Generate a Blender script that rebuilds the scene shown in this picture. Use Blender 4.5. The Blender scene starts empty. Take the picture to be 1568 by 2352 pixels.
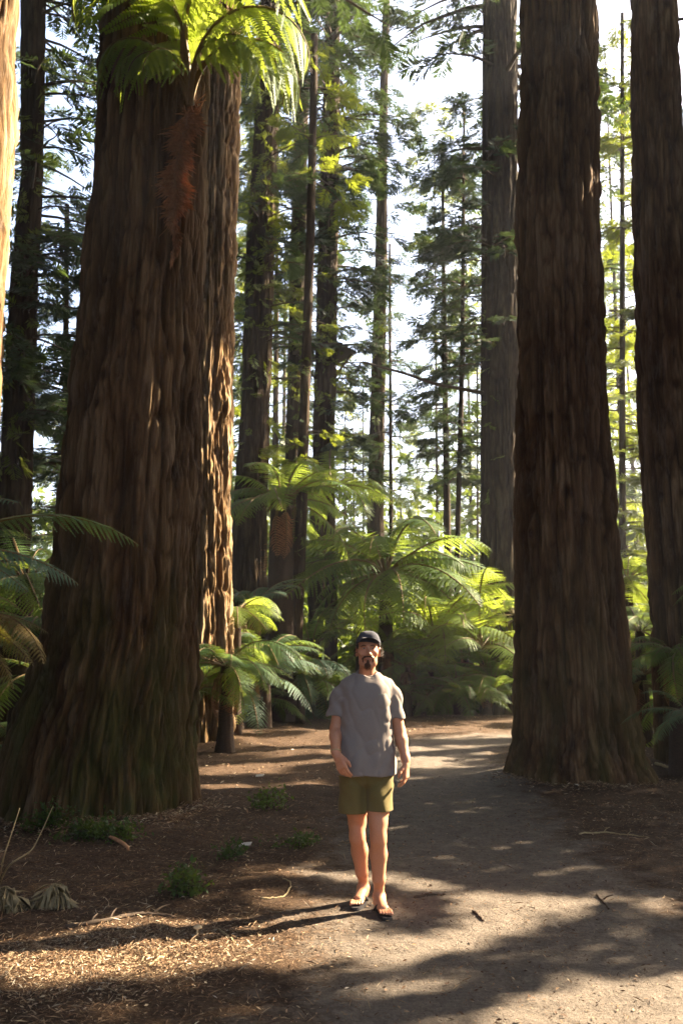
import bpy, math
import numpy as np
from mathutils import Vector, Matrix

# ------------------------------------------------------------------ camera, sky, sun, exposure
scene = bpy.context.scene
COL = scene.collection
F = 2090.0                      # focal length in pixels of a 1568 x 2352 picture
PITCH = math.radians(8.4)
CAMZ = 1.72
cam_d = bpy.data.cameras.new('camera')
cam_d.sensor_fit = 'VERTICAL'
cam_d.sensor_height = 36.0
cam_d.sensor_width = 24.0
cam_d.lens = F / 2352 * 36.0
cam_d.clip_start = 0.05
cam_d.clip_end = 2000
cam_d.dof.use_dof = True
cam_d.dof.focus_distance = 6.6
cam_d.dof.aperture_fstop = 3.5
cam = bpy.data.objects.new('camera', cam_d)
COL.objects.link(cam)
cam.location = (0, 0, CAMZ)
cam.rotation_euler = (math.pi / 2 + PITCH, 0, 0)
scene.camera = cam

SUN_AZ, SUN_EL = math.radians(65), math.radians(33)
S = np.array([math.sin(SUN_AZ) * math.cos(SUN_EL), math.cos(SUN_AZ) * math.cos(SUN_EL), math.sin(SUN_EL)])
world = bpy.data.worlds.new('World')
scene.world = world
world.use_nodes = True
nt = world.node_tree
nt.nodes.clear()
sky = nt.nodes.new('ShaderNodeTexSky')
sky.sky_type = 'NISHITA'
sky.sun_disc = False
sky.sun_elevation = SUN_EL
sky.sun_rotation = SUN_AZ
sky.dust_density = 5.0
sky.air_density = 0.8
sky.ozone_density = 1.0
bg = nt.nodes.new('ShaderNodeBackground')
bg.inputs['Strength'].default_value = 0.083
wo = nt.nodes.new('ShaderNodeOutputWorld')
nt.links.new(sky.outputs[0], bg.inputs[0])
nt.links.new(bg.outputs[0], wo.inputs[0])
sun_d = bpy.data.lights.new('sun', 'SUN')
sun_d.energy = 5.0
sun_d.angle = math.radians(0.53)
sun_d.color = (1.0, 0.83, 0.60)
sun = bpy.data.objects.new('sun', sun_d)
COL.objects.link(sun)
sun.location = (20, 9, 25)
sun.rotation_euler = Vector(S).to_track_quat('Z', 'Y').to_euler()

scene.view_settings.view_transform = 'Standard'
scene.view_settings.look = 'None'
scene.view_settings.gamma = 1.0
scene.view_settings.use_curve_mapping = False
scene.view_settings.exposure = 3.33
scene.cycles.use_denoising = True
scene.cycles.use_adaptive_sampling = False
scene.cycles.max_bounces = 8
scene.cycles.diffuse_bounces = 4
scene.cycles.transmission_bounces = 4
scene.cycles.transparent_max_bounces = 8
scene.cycles.caustics_reflective = False
scene.cycles.caustics_refractive = False
scene.cycles.sample_clamp_indirect = 0.6

# ------------------------------------------------------------------ helpers
def at(px, py, Y):
    """world point seen at pixel (px, py) of the 1568-wide picture at depth Y (metres along the ground)"""
    dx = (px - 784.0) / F
    dy = (1176.0 - py) / F
    d = np.array([dx, math.cos(PITCH) - dy * math.sin(PITCH), math.sin(PITCH) + dy * math.cos(PITCH)])
    t = Y / d[1]
    return np.array([0, 0, CAMZ]) + d * t

def ground_at(px, py):
    dx = (px - 784.0) / F
    dy = (1176.0 - py) / F
    d = np.array([dx, math.cos(PITCH) - dy * math.sin(PITCH), math.sin(PITCH) + dy * math.cos(PITCH)])
    t = -CAMZ / d[2]
    return np.array([0, 0, CAMZ]) + d * t

def project(P):
    """world points (n,3) -> pixel x, y, depth"""
    P = np.asarray(P, float)
    q = P - np.array([0, 0, CAMZ])
    dep = q[:, 1] * math.cos(PITCH) + q[:, 2] * math.sin(PITCH)
    up = -q[:, 1] * math.sin(PITCH) + q[:, 2] * math.cos(PITCH)
    dep_s = np.where(np.abs(dep) < 1e-6, 1e-6, dep)
    return 784 + F * q[:, 0] / dep_s, 1176 - F * up / dep_s, dep

def tag(o, label=None, cat=None, group=None, kind=None):
    if label: o['label'] = label
    if cat: o['category'] = cat
    if group: o['group'] = group
    if kind: o['kind'] = kind
    return o

def empty(name, loc, rz=0.0):
    o = bpy.data.objects.new(name, None)
    o.location = tuple(loc)
    o.rotation_euler = (0, 0, rz)
    o.empty_display_size = 0.2
    COL.objects.link(o)
    return o

def raw_mesh(name, V, Fs, mat, smooth=True, attrs=None):
    me = bpy.data.meshes.new(name)
    V = np.asarray(V, np.float32)
    if isinstance(Fs, np.ndarray): Fs = [Fs]
    Fs = [np.asarray(f, np.int32) for f in Fs if len(f)]
    me.vertices.add(len(V))
    me.vertices.foreach_set('co', V.ravel())
    nl = sum(f.size for f in Fs)
    npol = sum(len(f) for f in Fs)
    me.loops.add(nl)
    me.polygons.add(npol)
    me.loops.foreach_set('vertex_index', np.concatenate([f.ravel() for f in Fs]))
    tot = np.concatenate([np.full(len(f), f.shape[1], np.int32) for f in Fs])
    st = np.concatenate([[0], np.cumsum(tot)[:-1]]).astype(np.int32)
    me.polygons.foreach_set('loop_start', st)
    me.polygons.foreach_set('loop_total', tot)
    me.polygons.foreach_set('use_smooth', np.full(npol, smooth, bool))
    if attrs:
        for k, a in attrs.items():
            at_ = me.attributes.new(k, 'FLOAT', 'POINT')
            at_.data.foreach_set('value', np.asarray(a, np.float32))
    me.update(calc_edges=True)
    if mat: me.materials.append(mat)
    return me

def obj(name, me, parent=None, loc=None):
    o = bpy.data.objects.new(name, me)
    COL.objects.link(o)
    if parent is not None: o.parent = parent
    if loc is not None: o.location = tuple(loc)
    return o

def mk(name, V, Fs, mat, parent=None, smooth=True, attrs=None, origin=None):
    """mesh in world coordinates; a parent is an un-rotated Empty, so only its location is taken off"""
    V = np.asarray(V, float)
    if origin is None:
        origin = np.array(parent.location) if parent is not None else np.zeros(3)
    V = V - origin
    o = obj(name, raw_mesh(name, V, Fs, mat, smooth, attrs), parent)
    if parent is None: o.location = tuple(origin)
    return o

def _hash(ix, iy, iz, seed):
    h = (ix.astype(np.int64) * 374761393 + iy.astype(np.int64) * 668265263 + iz.astype(np.int64) * 2147483647 + seed * 974634777) & 0xFFFFFFFF
    h = ((h ^ (h >> 13)) * 1274126177) & 0xFFFFFFFF
    h = (h ^ (h >> 16)) & 0xFFFFFFFF
    h = (h * 2246822519) & 0xFFFFFFFF
    h = h ^ (h >> 15)
    return (h & 0xFFFFFF).astype(np.float32) / 16777215.0

def noise(x, y, z, seed=0):
    x, y, z = np.broadcast_arrays(np.asarray(x, float), np.asarray(y, float), np.asarray(z, float))
    x0, y0, z0 = np.floor(x).astype(int), np.floor(y).astype(int), np.floor(z).astype(int)
    fx, fy, fz = x - x0, y - y0, z - z0
    fx, fy, fz = [f * f * (3 - 2 * f) for f in (fx, fy, fz)]
    r = 0
    for i in (0, 1):
        wx = fx if i else 1 - fx
        for j in (0, 1):
            wy = fy if j else 1 - fy
            for k in (0, 1):
                wz = fz if k else 1 - fz
                r = r + wx * wy * wz * _hash(x0 + i, y0 + j, z0 + k, seed)
    return r

class MB:
    """collects vertices and faces of one mesh"""
    def __init__(s): s.V = []; s.F3 = []; s.F4 = []; s.n = 0; s.A = []
    def add(s, V, F3=None, F4=None, a=0.0):
        V = np.asarray(V, float)
        if F3 is not None and len(F3): s.F3.append(np.asarray(F3) + s.n)
        if F4 is not None and len(F4): s.F4.append(np.asarray(F4) + s.n)
        s.V.append(V); s.A.append(np.broadcast_to(np.asarray(a, float), (len(V),))); s.n += len(V)
    def tube(s, P, R, sides=6, cap=True, a=0.0):
        P = np.asarray(P, float); n = len(P)
        R = np.broadcast_to(np.asarray(R, float), (n,))
        T = np.gradient(P, axis=0); T /= np.linalg.norm(T, axis=1)[:, None] + 1e-9
        ref = np.array([0, 0, 1.0]) if abs(T[0][2]) < 0.9 else np.array([1.0, 0, 0])
        U = np.cross(T, ref); U /= np.linalg.norm(U, axis=1)[:, None] + 1e-9
        W = np.cross(T, U)
        th = np.arange(sides) / sides * 2 * math.pi
        V = P[:, None, :] + R[:, None, None] * (np.cos(th)[None, :, None] * U[:, None, :] + np.sin(th)[None, :, None] * W[:, None, :])
        i = np.arange(n - 1)[:, None] * sides; j = np.arange(sides)[None, :]; j2 = (j + 1) % sides
        F4 = np.stack([i + j, i + sides + j, i + sides + j2, i + j2], -1).reshape(-1, 4)
        V = V.reshape(-1, 3); F3 = []
        if cap:
            V = np.vstack([V, P[0], P[-1]]); c0, c1 = n * sides, n * sides + 1
            F3 = [[c0, k, (k + 1) % sides] for k in range(sides)] + [[c1, (n - 1) * sides + (k + 1) % sides, (n - 1) * sides + k] for k in range(sides)]
        s.add(V, F3, F4, a)
    def faces(s): 
        return [np.concatenate(f) for f in (s.F3, s.F4) if f]
    def build(s, name, mat, parent=None, smooth=True, attr=None):
        return mk(name, np.concatenate(s.V), s.faces(), mat, parent, smooth, {attr: np.concatenate(s.A)} if attr else None)

def bez(pts, n):
    """smooth curve through control points (Catmull-Rom)"""
    P = np.asarray(pts, float); m = len(P)
    Q = np.vstack([2 * P[0] - P[1], P, 2 * P[-1] - P[-2]])
    out = []
    for u in np.linspace(0, m - 1 - 1e-9, n):
        k = int(u); t = u - k
        a, b, c, d = Q[k], Q[k + 1], Q[k + 2], Q[k + 3]
        out.append(0.5 * ((2 * b) + (c - a) * t + (2 * a - 5 * b + 4 * c - d) * t * t + (3 * b - a - 3 * c + d) * t ** 3))
    return np.array(out)

# ------------------------------------------------------------------ materials
class N:
    def __init__(s, name):
        s.m = bpy.data.materials.new(name); s.m.use_nodes = True
        s.t = s.m.node_tree; s.t.nodes.clear()
        s.out = s.t.nodes.new('ShaderNodeOutputMaterial')
    def n(s, typ, **kw):
        nd = s.t.nodes.new(typ)
        for k, v in kw.items(): setattr(nd, k, v)
        return nd
    def l(s, a, b): s.t.links.new(a, b)
    def noise(s, scale, detail=4, stretch=(1, 1, 1), rough=0.6, coord='Object'):
        tc = s.n('ShaderNodeTexCoord'); mp = s.n('ShaderNodeMapping')
        mp.inputs['Scale'].default_value = stretch
        s.l(tc.outputs[coord], mp.inputs[0])
        nz = s.n('ShaderNodeTexNoise')
        nz.inputs['Scale'].default_value = scale; nz.inputs['Detail'].default_value = detail
        nz.inputs['Roughness'].default_value = rough
        s.l(mp.outputs[0], nz.inputs['Vector'])
        return nz.outputs['Fac']
    def ramp(s, fac, stops):
        r = s.n('ShaderNodeValToRGB'); e = r.color_ramp.elements
        while len(e) < len(stops): e.new(0.5)
        for q, (p, c) in zip(e, stops):
            q.position = p; q.color = (*c, 1) if len(c) == 3 else c
        s.l(fac, r.inputs[0])
        return r.outputs[0]
    def mix(s, fac, a, b, mode='MIX'):
        m = s.n('ShaderNodeMix'); m.data_type = 'RGBA'; m.blend_type = mode
        for sock, v in ((m.inputs[0], fac), (m.inputs[6], a), (m.inputs[7], b)):
            if hasattr(v, 'is_output'): s.l(v, sock)
            elif isinstance(v, (int, float)): sock.default_value = v
            else: sock.default_value = (*v, 1)
        return m.outputs[2]
    def math(s, op, a, b=0.0):
        m = s.n('ShaderNodeMath'); m.operation = op
        for sock, v in ((m.inputs[0], a), (m.inputs[1], b)):
            if hasattr(v, 'is_output'): s.l(v, sock)
            else: sock.default_value = v
        return m.outputs[0]
    def attr(s, name):
        a = s.n('ShaderNodeAttribute'); a.attribute_name = name
        return a.outputs['Fac']
    def bump(s, h, strength=0.5, dist=0.02):
        b = s.n('ShaderNodeBump'); b.inputs['Strength'].default_value = strength; b.inputs['Distance'].default_value = dist
        s.l(h, b.inputs['Height'])
        return b.outputs[0]
    def principled(s, color, rough=0.8, normal=None, spec=0.3, sss=0.0, sheen=0.0):
        p = s.n('ShaderNodeBsdfPrincipled')
        if hasattr(color, 'is_output'): s.l(color, p.inputs['Base Color'])
        else: p.inputs['Base Color'].default_value = (*color, 1)
        if hasattr(rough, 'is_output'): s.l(rough, p.inputs['Roughness'])
        else: p.inputs['Roughness'].default_value = rough
        p.inputs['Specular IOR Level'].default_value = spec
        if sss:
            p.inputs['Subsurface Weight'].default_value = sss
            p.inputs['Subsurface Radius'].default_value = (0.02, 0.006, 0.003)
            p.inputs['Subsurface Scale'].default_value = 0.4
        if sheen: p.inputs['Sheen Weight'].default_value = sheen
        if normal is not None: s.l(normal, p.inputs['Normal'])
        return p
    def done(s, shader):
        s.l(shader.outputs[0], s.out.inputs[0]); return s.m

def bark_mat(name, tint=(1, 1, 1), moss=0.0):
    n = N(name)
    ridge = n.attr('ridge')
    c1 = n.ramp(ridge, [(0.0, (0.008, 0.0045, 0.0022)), (0.35, (0.030, 0.0168, 0.0068)), (0.65, (0.074, 0.044, 0.0185)), (0.85, (0.125, 0.080, 0.038)), (1.0, (0.19, 0.136, 0.078))])
    big = n.noise(1.3, 3, (1, 1, 0.25))
    c2 = n.mix(n.math('MULTIPLY', big, 0.75), c1, (0.068, 0.034, 0.014))
    fib = n.noise(34, 6, (1, 1, 0.09), 0.75)
    c3 = n.mix(0.75, c2, n.ramp(fib, [(0.25, (0.3, 0.3, 0.31)), (0.75, (1.45, 1.4, 1.35))]), 'MULTIPLY')
    fl = n.ramp(n.noise(7.5, 6, (1, 1, 0.22), 0.75), [(0.52, (0, 0, 0)), (0.66, (1, 1, 1))])
    c3 = n.mix(n.math('MULTIPLY', fl, 0.38), c3, (0.15, 0.115, 0.085))
    if moss:
        geo = n.n('ShaderNodeNewGeometry'); sx = n.n('ShaderNodeSeparateXYZ'); n.l(geo.outputs['Position'], sx.inputs[0])
        low = n.n('ShaderNodeMapRange'); low.inputs['From Min'].default_value = 3.2; low.inputs['From Max'].default_value = 0.2
        n.l(sx.outputs['Z'], low.inputs['Value'])
        pat = n.ramp(n.noise(2.2, 5, (1, 1, 0.35)), [(0.42, (0, 0, 0)), (0.62, (1, 1, 1))])
        f = n.math('MULTIPLY', n.math('MULTIPLY', low.outputs[0], pat), moss)
        c3 = n.mix(f, c3, (0.05, 0.062, 0.014))
    c4 = n.mix(1.0, c3, tint, 'MULTIPLY')
    b = n.bump(n.math('ADD', fib, n.math('MULTIPLY', n.noise(95, 4, (1, 1, 0.12)), 0.7)), 1.0, 0.025)
    return n.done(n.principled(c4, 0.92, b, 0.15))

def leaf_mat(name, dark, light, trans, tw=0.45, rough=0.5):
    """dark..light vary from plant to plant and clump to clump; trans is the leaf's colour with light through it"""
    n = N(name)
    oi = n.n('ShaderNodeObjectInfo')
    v = n.math('ADD', n.math('MULTIPLY', n.noise(0.9, 3), 0.9), n.math('MULTIPLY', n.math('SUBTRACT', oi.outputs['Random'], 0.5), 0.5))
    c = n.ramp(v, [(0.2, dark), (0.75, light)])
    p = n.principled(c, min(0.75, rough + 0.15), None, 0.22)
    tr = n.n('ShaderNodeBsdfTranslucent')
    tc = n.ramp(v, [(0.2, tuple(0.7 * x for x in trans)), (0.75, trans)])
    n.l(tc, tr.inputs[0])
    mx = n.n('ShaderNodeMixShader'); mx.inputs[0].default_value = tw
    n.l(p.outputs[0], mx.inputs[1]); n.l(tr.outputs[0], mx.inputs[2])
    return n.done(mx)

def plain(name, color, rough=0.8, scale=40, amt=0.25, bump=0.3, spec=0.3, **kw):
    n = N(name)
    nz = n.noise(scale, 4)
    c = n.mix(amt, color, n.ramp(nz, [(0.3, tuple(0.35 * x for x in color)), (0.7, tuple(min(1, 1.6 * x) for x in color))]))
    return n.done(n.principled(c, rough, n.bump(nz, bump, 0.004), spec, **kw))

M_bark = bark_mat('redwood_bark', (1.3, 1.27, 1.25), 0.75)
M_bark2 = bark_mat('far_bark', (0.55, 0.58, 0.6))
M_bark3 = bark_mat('right_bark', (1.3, 1.24, 1.22), 0.4)
M_bark_lit = bark_mat('sunlit_bark', (2.8, 3.0, 3.2))  # sunlight put into the tint: redwood bark brightened for the sunlit trunks
M_twig = plain('twig_wood', (0.075, 0.052, 0.035), 0.9, 30)
M_dry = plain('dry_bracken', (0.30, 0.23, 0.12), 0.8, 25)
M_fernstem = plain('fern_trunk_fibre', (0.045, 0.028, 0.018), 0.95, 60, 0.7)
M_stipe = plain('fern_stipe', (0.13, 0.085, 0.03), 0.7, 40)
M_deadfrond = plain('dead_frond', (0.30, 0.138, 0.06), 0.9, 30, 0.5)
M_frond = leaf_mat('fern_frond', (0.026, 0.066, 0.018), (0.070, 0.120, 0.022), (0.28, 0.37, 0.05), 0.42, 0.5)
M_frond_blue = leaf_mat('fern_frond_blue', (0.045, 0.085, 0.055), (0.09, 0.14, 0.095), (0.20, 0.30, 0.06), 0.3, 0.45)
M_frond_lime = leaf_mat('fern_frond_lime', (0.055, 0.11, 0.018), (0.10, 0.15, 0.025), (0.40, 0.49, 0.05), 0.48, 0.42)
M_frond_gold = leaf_mat('fern_frond_gold', (0.085, 0.055, 0.010), (0.07, 0.07, 0.014), (0.2, 0.18, 0.02), 0.4)
M_needle = leaf_mat('conifer_needles', (0.011, 0.026, 0.016), (0.026, 0.046, 0.020), (0.11, 0.17, 0.035), 0.20)
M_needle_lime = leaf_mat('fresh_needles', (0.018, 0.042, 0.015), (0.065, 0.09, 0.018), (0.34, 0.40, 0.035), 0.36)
M_shrub = leaf_mat('shrub_leaves', (0.018, 0.042, 0.015), (0.055, 0.088, 0.020), (0.24, 0.32, 0.035), 0.30, 0.4)
M_moss = plain('moss', (0.04, 0.055, 0.018), 0.95, 60, 0.6)

def ground_mat():
    n = N('forest_floor')
    path = n.attr('path')
    nz = n.noise(2.2, 6, (1, 1, 1), 0.65)
    fine = n.noise(38, 6, (1, 1, 1), 0.75)
    fib = n.noise(22, 4, (0.5, 1.7, 1), 0.7)
    lit = n.ramp(fine, [(0.28, (0.014, 0.008, 0.005)), (0.5, (0.050, 0.030, 0.018)), (0.72, (0.16, 0.105, 0.064))])
    lit = n.mix(n.math('MULTIPLY', nz, 0.55), lit, n.ramp(fib, [(0.3, (0.03, 0.016, 0.010)), (0.7, (0.16, 0.10, 0.058))]))
    dirt = n.ramp(n.noise(6.5, 8, (1, 1, 1), 0.72), [(0.3, (0.075, 0.059, 0.046)), (0.55, (0.158, 0.128, 0.102)), (0.8, (0.28, 0.232, 0.19))])
    dirt = n.mix(0.45, dirt, n.ramp(fine, [(0.3, (0.045, 0.036, 0.029)), (0.7, (0.24, 0.205, 0.17))]))
    f = n.ramp(n.math('ADD', path, n.math('MULTIPLY', n.math('SUBTRACT', n.noise(2.2, 7, (1, 1, 1), 0.75), 0.5), 2.0)), [(0.30, (0, 0, 0)), (0.75, (0.95, 0.95, 0.95))])
    c = n.mix(f, lit, dirt)
    peb = n.noise(120, 3)
    h = n.math('ADD', n.math('MULTIPLY', fine, 1.0), n.math('ADD', n.math('MULTIPLY', peb, 0.4), n.math('MULTIPLY', n.noise(9, 4), 1.2)))
    return n.done(n.principled(c, 0.95, n.bump(h, 0.9, 0.03), 0.12))
M_ground = ground_mat()

def litter_mat():
    n = N('leaf_litter')
    a = n.attr('tone')
    c = n.ramp(a, [(0.0, (0.06, 0.03, 0.016)), (0.35, (0.17, 0.095, 0.05)), (0.65, (0.30, 0.20, 0.115)), (0.9, (0.42, 0.33, 0.21)), (1.0, (0.52, 0.46, 0.36))])
    return n.done(n.principled(c, 0.8, None, 0.25))
M_litter = litter_mat()

# ------------------------------------------------------------------ ground
rng = np.random.default_rng(11)
path_line = np.array([[0.9, -6], [0.9, 0], [0.95, 3.5], [1.05, 5.5], [0.95, 7.5], [1.15, 9.5], [1.35, 12], [1.2, 14.5], [1.9, 16.5], [4.5, 18.5], [9.0, 20.0]])
path_w = np.array([1.5, 1.5, 1.35, 1.2, 1.1, 1.0, 1.0, 1.1, 1.0, 0.9, 0.9])
def path_val(X, Y):
    best = np.full(X.shape, 1e9)
    for i in range(len(path_line) - 1):
        a, b = path_line[i], path_line[i + 1]
        d = b - a
        t = np.clip(((X - a[0]) * d[0] + (Y - a[1]) * d[1]) / (d @ d), 0, 1)
        w = path_w[i] * (1 - t) + path_w[i + 1] * t
        q = np.hypot(X - a[0] - t * d[0], Y - a[1] - t * d[1]) - w
        best = np.minimum(best, q)
    return np.clip(0.5 - best / 1.2, 0, 1)

def ground_h(X, Y):
    X = np.asarray(X, float); Y = np.asarray(Y, float)
    p = path_val(X, Y)
    k = 1 - 0.75 * p
    h = (noise(X * 0.55, Y * 0.55, 0 * X, 3) - 0.5) * 0.10 * k
    h += (noise(X * 2.3, Y * 2.3, 0 * X, 4) - 0.5) * 0.045 * k
    h += (noise(X * 8, Y * 8, 0 * X, 5) - 0.5) * 0.022 * (0.5 + 0.5 * k)
    h += (noise(X * 24, Y * 24, 0 * X, 6) - 0.5) * 0.010
    h *= 1 - 0.85 * np.exp(-(((X - 0.17) / 0.45) ** 2 + ((Y - 6.25) / 0.5) ** 2))
    for cx, cy, r in ((-2.55, 10.2, 1.0), (2.95, 12.4, 0.85), (4.7, 13.4, 0.7), (-2.7, 16.5, 0.6)):      # litter heaped round the trunks
        h += 0.05 * np.exp(-np.clip(np.hypot(X - cx, Y - cy) - r, 0, None) / 0.35) * (0.6 + 0.8 * noise(X * 2, Y * 2, 0 * X, 8))
    far = np.clip((np.hypot(X, Y) - 24) / 60, 0, 1)
    return h + far * far * 3.0 + 0.05 * (1 - p) * np.clip(np.hypot(X - 1, Y - 8) / 12, 0, 1)

gx = np.concatenate([[-160, -120, -100, -60, -40], np.arange(-30, -12, 1.0), np.arange(-12, -4, 0.3), np.arange(-4, 4.8, 0.035), np.arange(4.8, 12, 0.3), np.arange(12, 30, 1.0), [30, 40, 60, 100, 120, 160]])
gy = np.concatenate([[-160, -100, -40, -20], np.arange(-12, 2.6, 0.7), np.arange(2.6, 8.5, 0.03), np.arange(8.5, 14, 0.06), np.arange(14, 26, 0.15), np.arange(26, 60, 1.0), [60, 80, 120, 160]])
GX, GY = np.meshgrid(gx, gy)
GZ = ground_h(GX, GY)
nx, ny = len(gx), len(gy)
I = (np.arange(ny - 1)[:, None] * nx + np.arange(nx - 1)[None, :])
GF = np.stack([I, I + 1, I + nx + 1, I + nx], -1).reshape(-1, 4)
g = mk('ground', np.stack([GX, GY, GZ], -1).reshape(-1, 3), GF, M_ground, None, True, {'path': path_val(GX, GY).ravel()})
tag(g, 'brown forest floor with a trodden grey dirt path', None, None, 'structure')

# ------------------------------------------------------------------ foliage templates
def spray_template(seed, nt=11, L=1.0):
    """flat conifer branchlet along +X: alternate twigs, each a narrow pointed strip"""
    r = np.random.default_rng(seed)
    V = []; T = []
    def leaf(p, d, side, l, w):
        q = p + d * l
        m = p + d * l * 0.5
        n = len(V)
        V.extend([p, m + side * w, q, m - side * w]); T.extend([[n, n + 1, n + 2], [n, n + 2, n + 3]])
    for i in range(nt):
        t = (i + 0.6) / nt
        for sgn in (-1, 1):
            ang = math.radians(r.uniform(38, 62)) * sgn
            l = L * (0.50 * math.sin(math.pi * min(1, 0.22 + 0.74 * t)) + 0.06) * r.uniform(0.7, 1.15)
            d = np.array([math.cos(ang), math.sin(ang), r.uniform(-0.25, 0.12)]); d /= np.linalg.norm(d)
            side = np.array([-math.sin(ang), math.cos(ang), r.uniform(-.35, .35)])
            p = np.array([t * L, 0, -0.18 * t * t * L])
            leaf(p, d, side, l, l * 0.075 + 0.010)
    leaf(np.array([0.55 * L, 0, -0.06 * L]), np.array([1, 0, -0.3]), np.array([0, 1.0, 0]), 0.5 * L, 0.035 * L)
    return np.array(V), np.array(T)
SPRAYS = [spray_template(100 + i) for i in range(4)]

def leafy_template(seed, nl=11):
    r = np.random.default_rng(seed)
    V = []; T = []
    for i in range(nl):
        p = r.normal(0, 0.32, 3); d = r.normal(0, 1, 3); d[2] -= 0.3; d /= np.linalg.norm(d)
        s = np.cross(d, r.normal(0, 1, 3)); s /= np.linalg.norm(s)
        l = r.uniform(0.25, 0.45); n = len(V)
        V.extend([p, p + d * l * 0.45 + s * l * 0.24, p + d * l, p + d * l * 0.45 - s * l * 0.24])
        T.extend([[n, n + 1, n + 2], [n, n + 2, n + 3]])
    return np.array(V), np.array(T)
LEAFY = [leafy_template(200 + i) for i in range(4)]

def scatter(P, D, Sc, templates, rg, roll=0.5):
    """instances of templates merged to one vertex/face array; local +X goes along D"""
    P = np.asarray(P, float); D = np.asarray(D, float); Sc = np.asarray(Sc, float)
    D = D / (np.linalg.norm(D, axis=1)[:, None] + 1e-9)
    up = np.tile(np.array([0, 0, 1.0]), (len(P), 1)) + rg.normal(0, roll, (len(P), 3))
    Yv = np.cross(up, D); Yv /= np.linalg.norm(Yv, axis=1)[:, None] + 1e-9
    Zv = np.cross(D, Yv)
    R = np.stack([D, Yv, Zv], -1) * Sc[:, None, None]
    which = rg.integers(0, len(templates), len(P))
    Vs = []; Fs = []; n = 0
    for k, (tv, tf) in enumerate(templates):
        idx = np.where(which == k)[0]
        if not len(idx): continue
        V = np.einsum('nij,vj->nvi', R[idx], tv) + P[idx][:, None, :]
        Vs.append(V.reshape(-1, 3))
        Fs.append((tf[None] + (np.arange(len(idx)) * len(tv))[:, None, None]).reshape(-1, 3) + n)
        n += len(idx) * len(tv)
    return np.concatenate(Vs), np.concatenate(Fs)

# ------------------------------------------------------------------ trees
def zpy(py, Y): return at(784, py, Y)[2]

def trunk_axis(Y, ctrl):
    """ctrl rows (py, left px, right px) -> z, centre x, radius"""
    c = sorted(((at(0, py, Y)[2], (at(xl, py, Y)[0] + at(xr, py, Y)[0]) / 2, (at(xr, py, Y)[0] - at(xl, py, Y)[0]) / 2) for py, xl, xr in ctrl))
    c = np.array(c)
    def f(z):
        z = np.asarray(z, float)
        x = np.interp(z, c[:, 0], c[:, 1]); r = np.interp(z, c[:, 0], c[:, 2])
        if len(c) > 1:
            s = (c[-1, 1] - c[0, 1]) / (c[-1, 0] - c[0, 0])
            x = np.where(z > c[-1, 0], c[-1, 1] + s * (z - c[-1, 0]), x)
            x = np.where(z < c[0, 0], c[0, 1] + s * (z - c[0, 0]), x)
            r = np.where(z > c[-1, 0], c[-1, 2] * np.clip(1 - (z - c[-1, 0]) / 26.0, 0.05, 1), r)
        return x, r
    return f

def trunk_mesh(f, Y, top, nseg, ztop_fine, dz, seed, depth=1.0, flare=0.0, flare_h=0.6, lobes=0.0, z0=-0.15):
    zs = np.concatenate([np.arange(z0, ztop_fine, dz), np.linspace(ztop_fine, top, max(4, int((top - ztop_fine) / 1.2)))])
    th = np.arange(nseg) / nseg * 2 * math.pi
    Z, TH = np.meshgrid(zs, th, indexing='ij')
    X0, R0 = f(zs); X0 = X0[:, None]; R0 = R0[:, None]
    c, s = np.cos(TH), np.sin(TH)
    zz = np.clip(Z, 0, None)
    R = R0 * (1 + flare * np.exp(-zz / flare_h) + flare * 0.35 * np.exp(-zz / (flare_h * 3.2)))
    lob = noise(c * 2.1 + 9, s * 2.1 + 9, Z * 0.12, seed + 50) - 0.45
    R = R + R0 * lobes * lob * (np.exp(-zz / 1.3) + 0.18)
    rc = np.maximum(R0, 0.1)
    wx = (noise(c * rc * 2.5, s * rc * 2.5, Z * 0.9, seed + 1) - .5) * 0.022
    def q_(fr, fz, sd):
        return noise(c * rc * fr + wx * fr, s * rc * fr - wx * fr, Z * fz, seed + sd)
    def crack(fr, fz, sd, w):
        return np.clip(np.abs(2 * q_(fr, fz, sd) - 1) / w, 0, 1) ** 0.8      # flat plates parted by narrow furrows
    a = crack(6.0, 0.55, 2, 0.40); m = crack(11.0, 1.3, 6, 0.36); b = crack(21.0, 2.8, 3, 0.42); d = q_(44, 5.0, 4)
    e = noise(c * rc * 5, s * rc * 5, Z * 1.6, seed + 5)
    h = 0.27 * a + 0.25 * m + 0.20 * b + 0.24 * d + 0.18 * (e - 0.5) + 0.02
    disp = (h - 0.62) * 0.16 * depth
    if nseg > 150:                                                      # knots where small limbs once grew
        rk = np.random.default_rng(seed + 77)
        for _ in range(70):
            zk, tk, sk = rk.uniform(0.5, ztop_fine), rk.uniform(0, 2 * math.pi), rk.uniform(0.03, 0.075)
            rows = np.abs(zs - zk) < 4 * sk
            if not rows.any(): continue
            dt = (TH[rows] - tk + math.pi) % (2 * math.pi) - math.pi
            g2 = ((dt * rc[rows]) ** 2 + ((Z[rows] - zk) * 0.7) ** 2) / sk ** 2
            disp[rows] += 0.5 * sk * (np.exp(-g2 / 3.5) - 1.7 * np.exp(-g2 * 2.2))
            h[rows] -= 0.5 * np.exp(-g2 * 1.6)
    Rr = np.maximum(R + disp * np.clip(rc / 0.45, 0.12, 1.15), 0.01)
    V = np.stack([X0 + Rr * c, Y + Rr * s, Z], -1).reshape(-1, 3)
    n = len(zs)
    i = np.arange(n - 1)[:, None] * nseg; j = np.arange(nseg)[None, :]; j2 = (j + 1) % nseg
    F4 = np.stack([i + j, i + j2, i + nseg + j2, i + nseg + j], -1).reshape(-1, 4)
    return V, F4, np.clip((h - 0.18) / 0.72, 0, 1).ravel()

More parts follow.
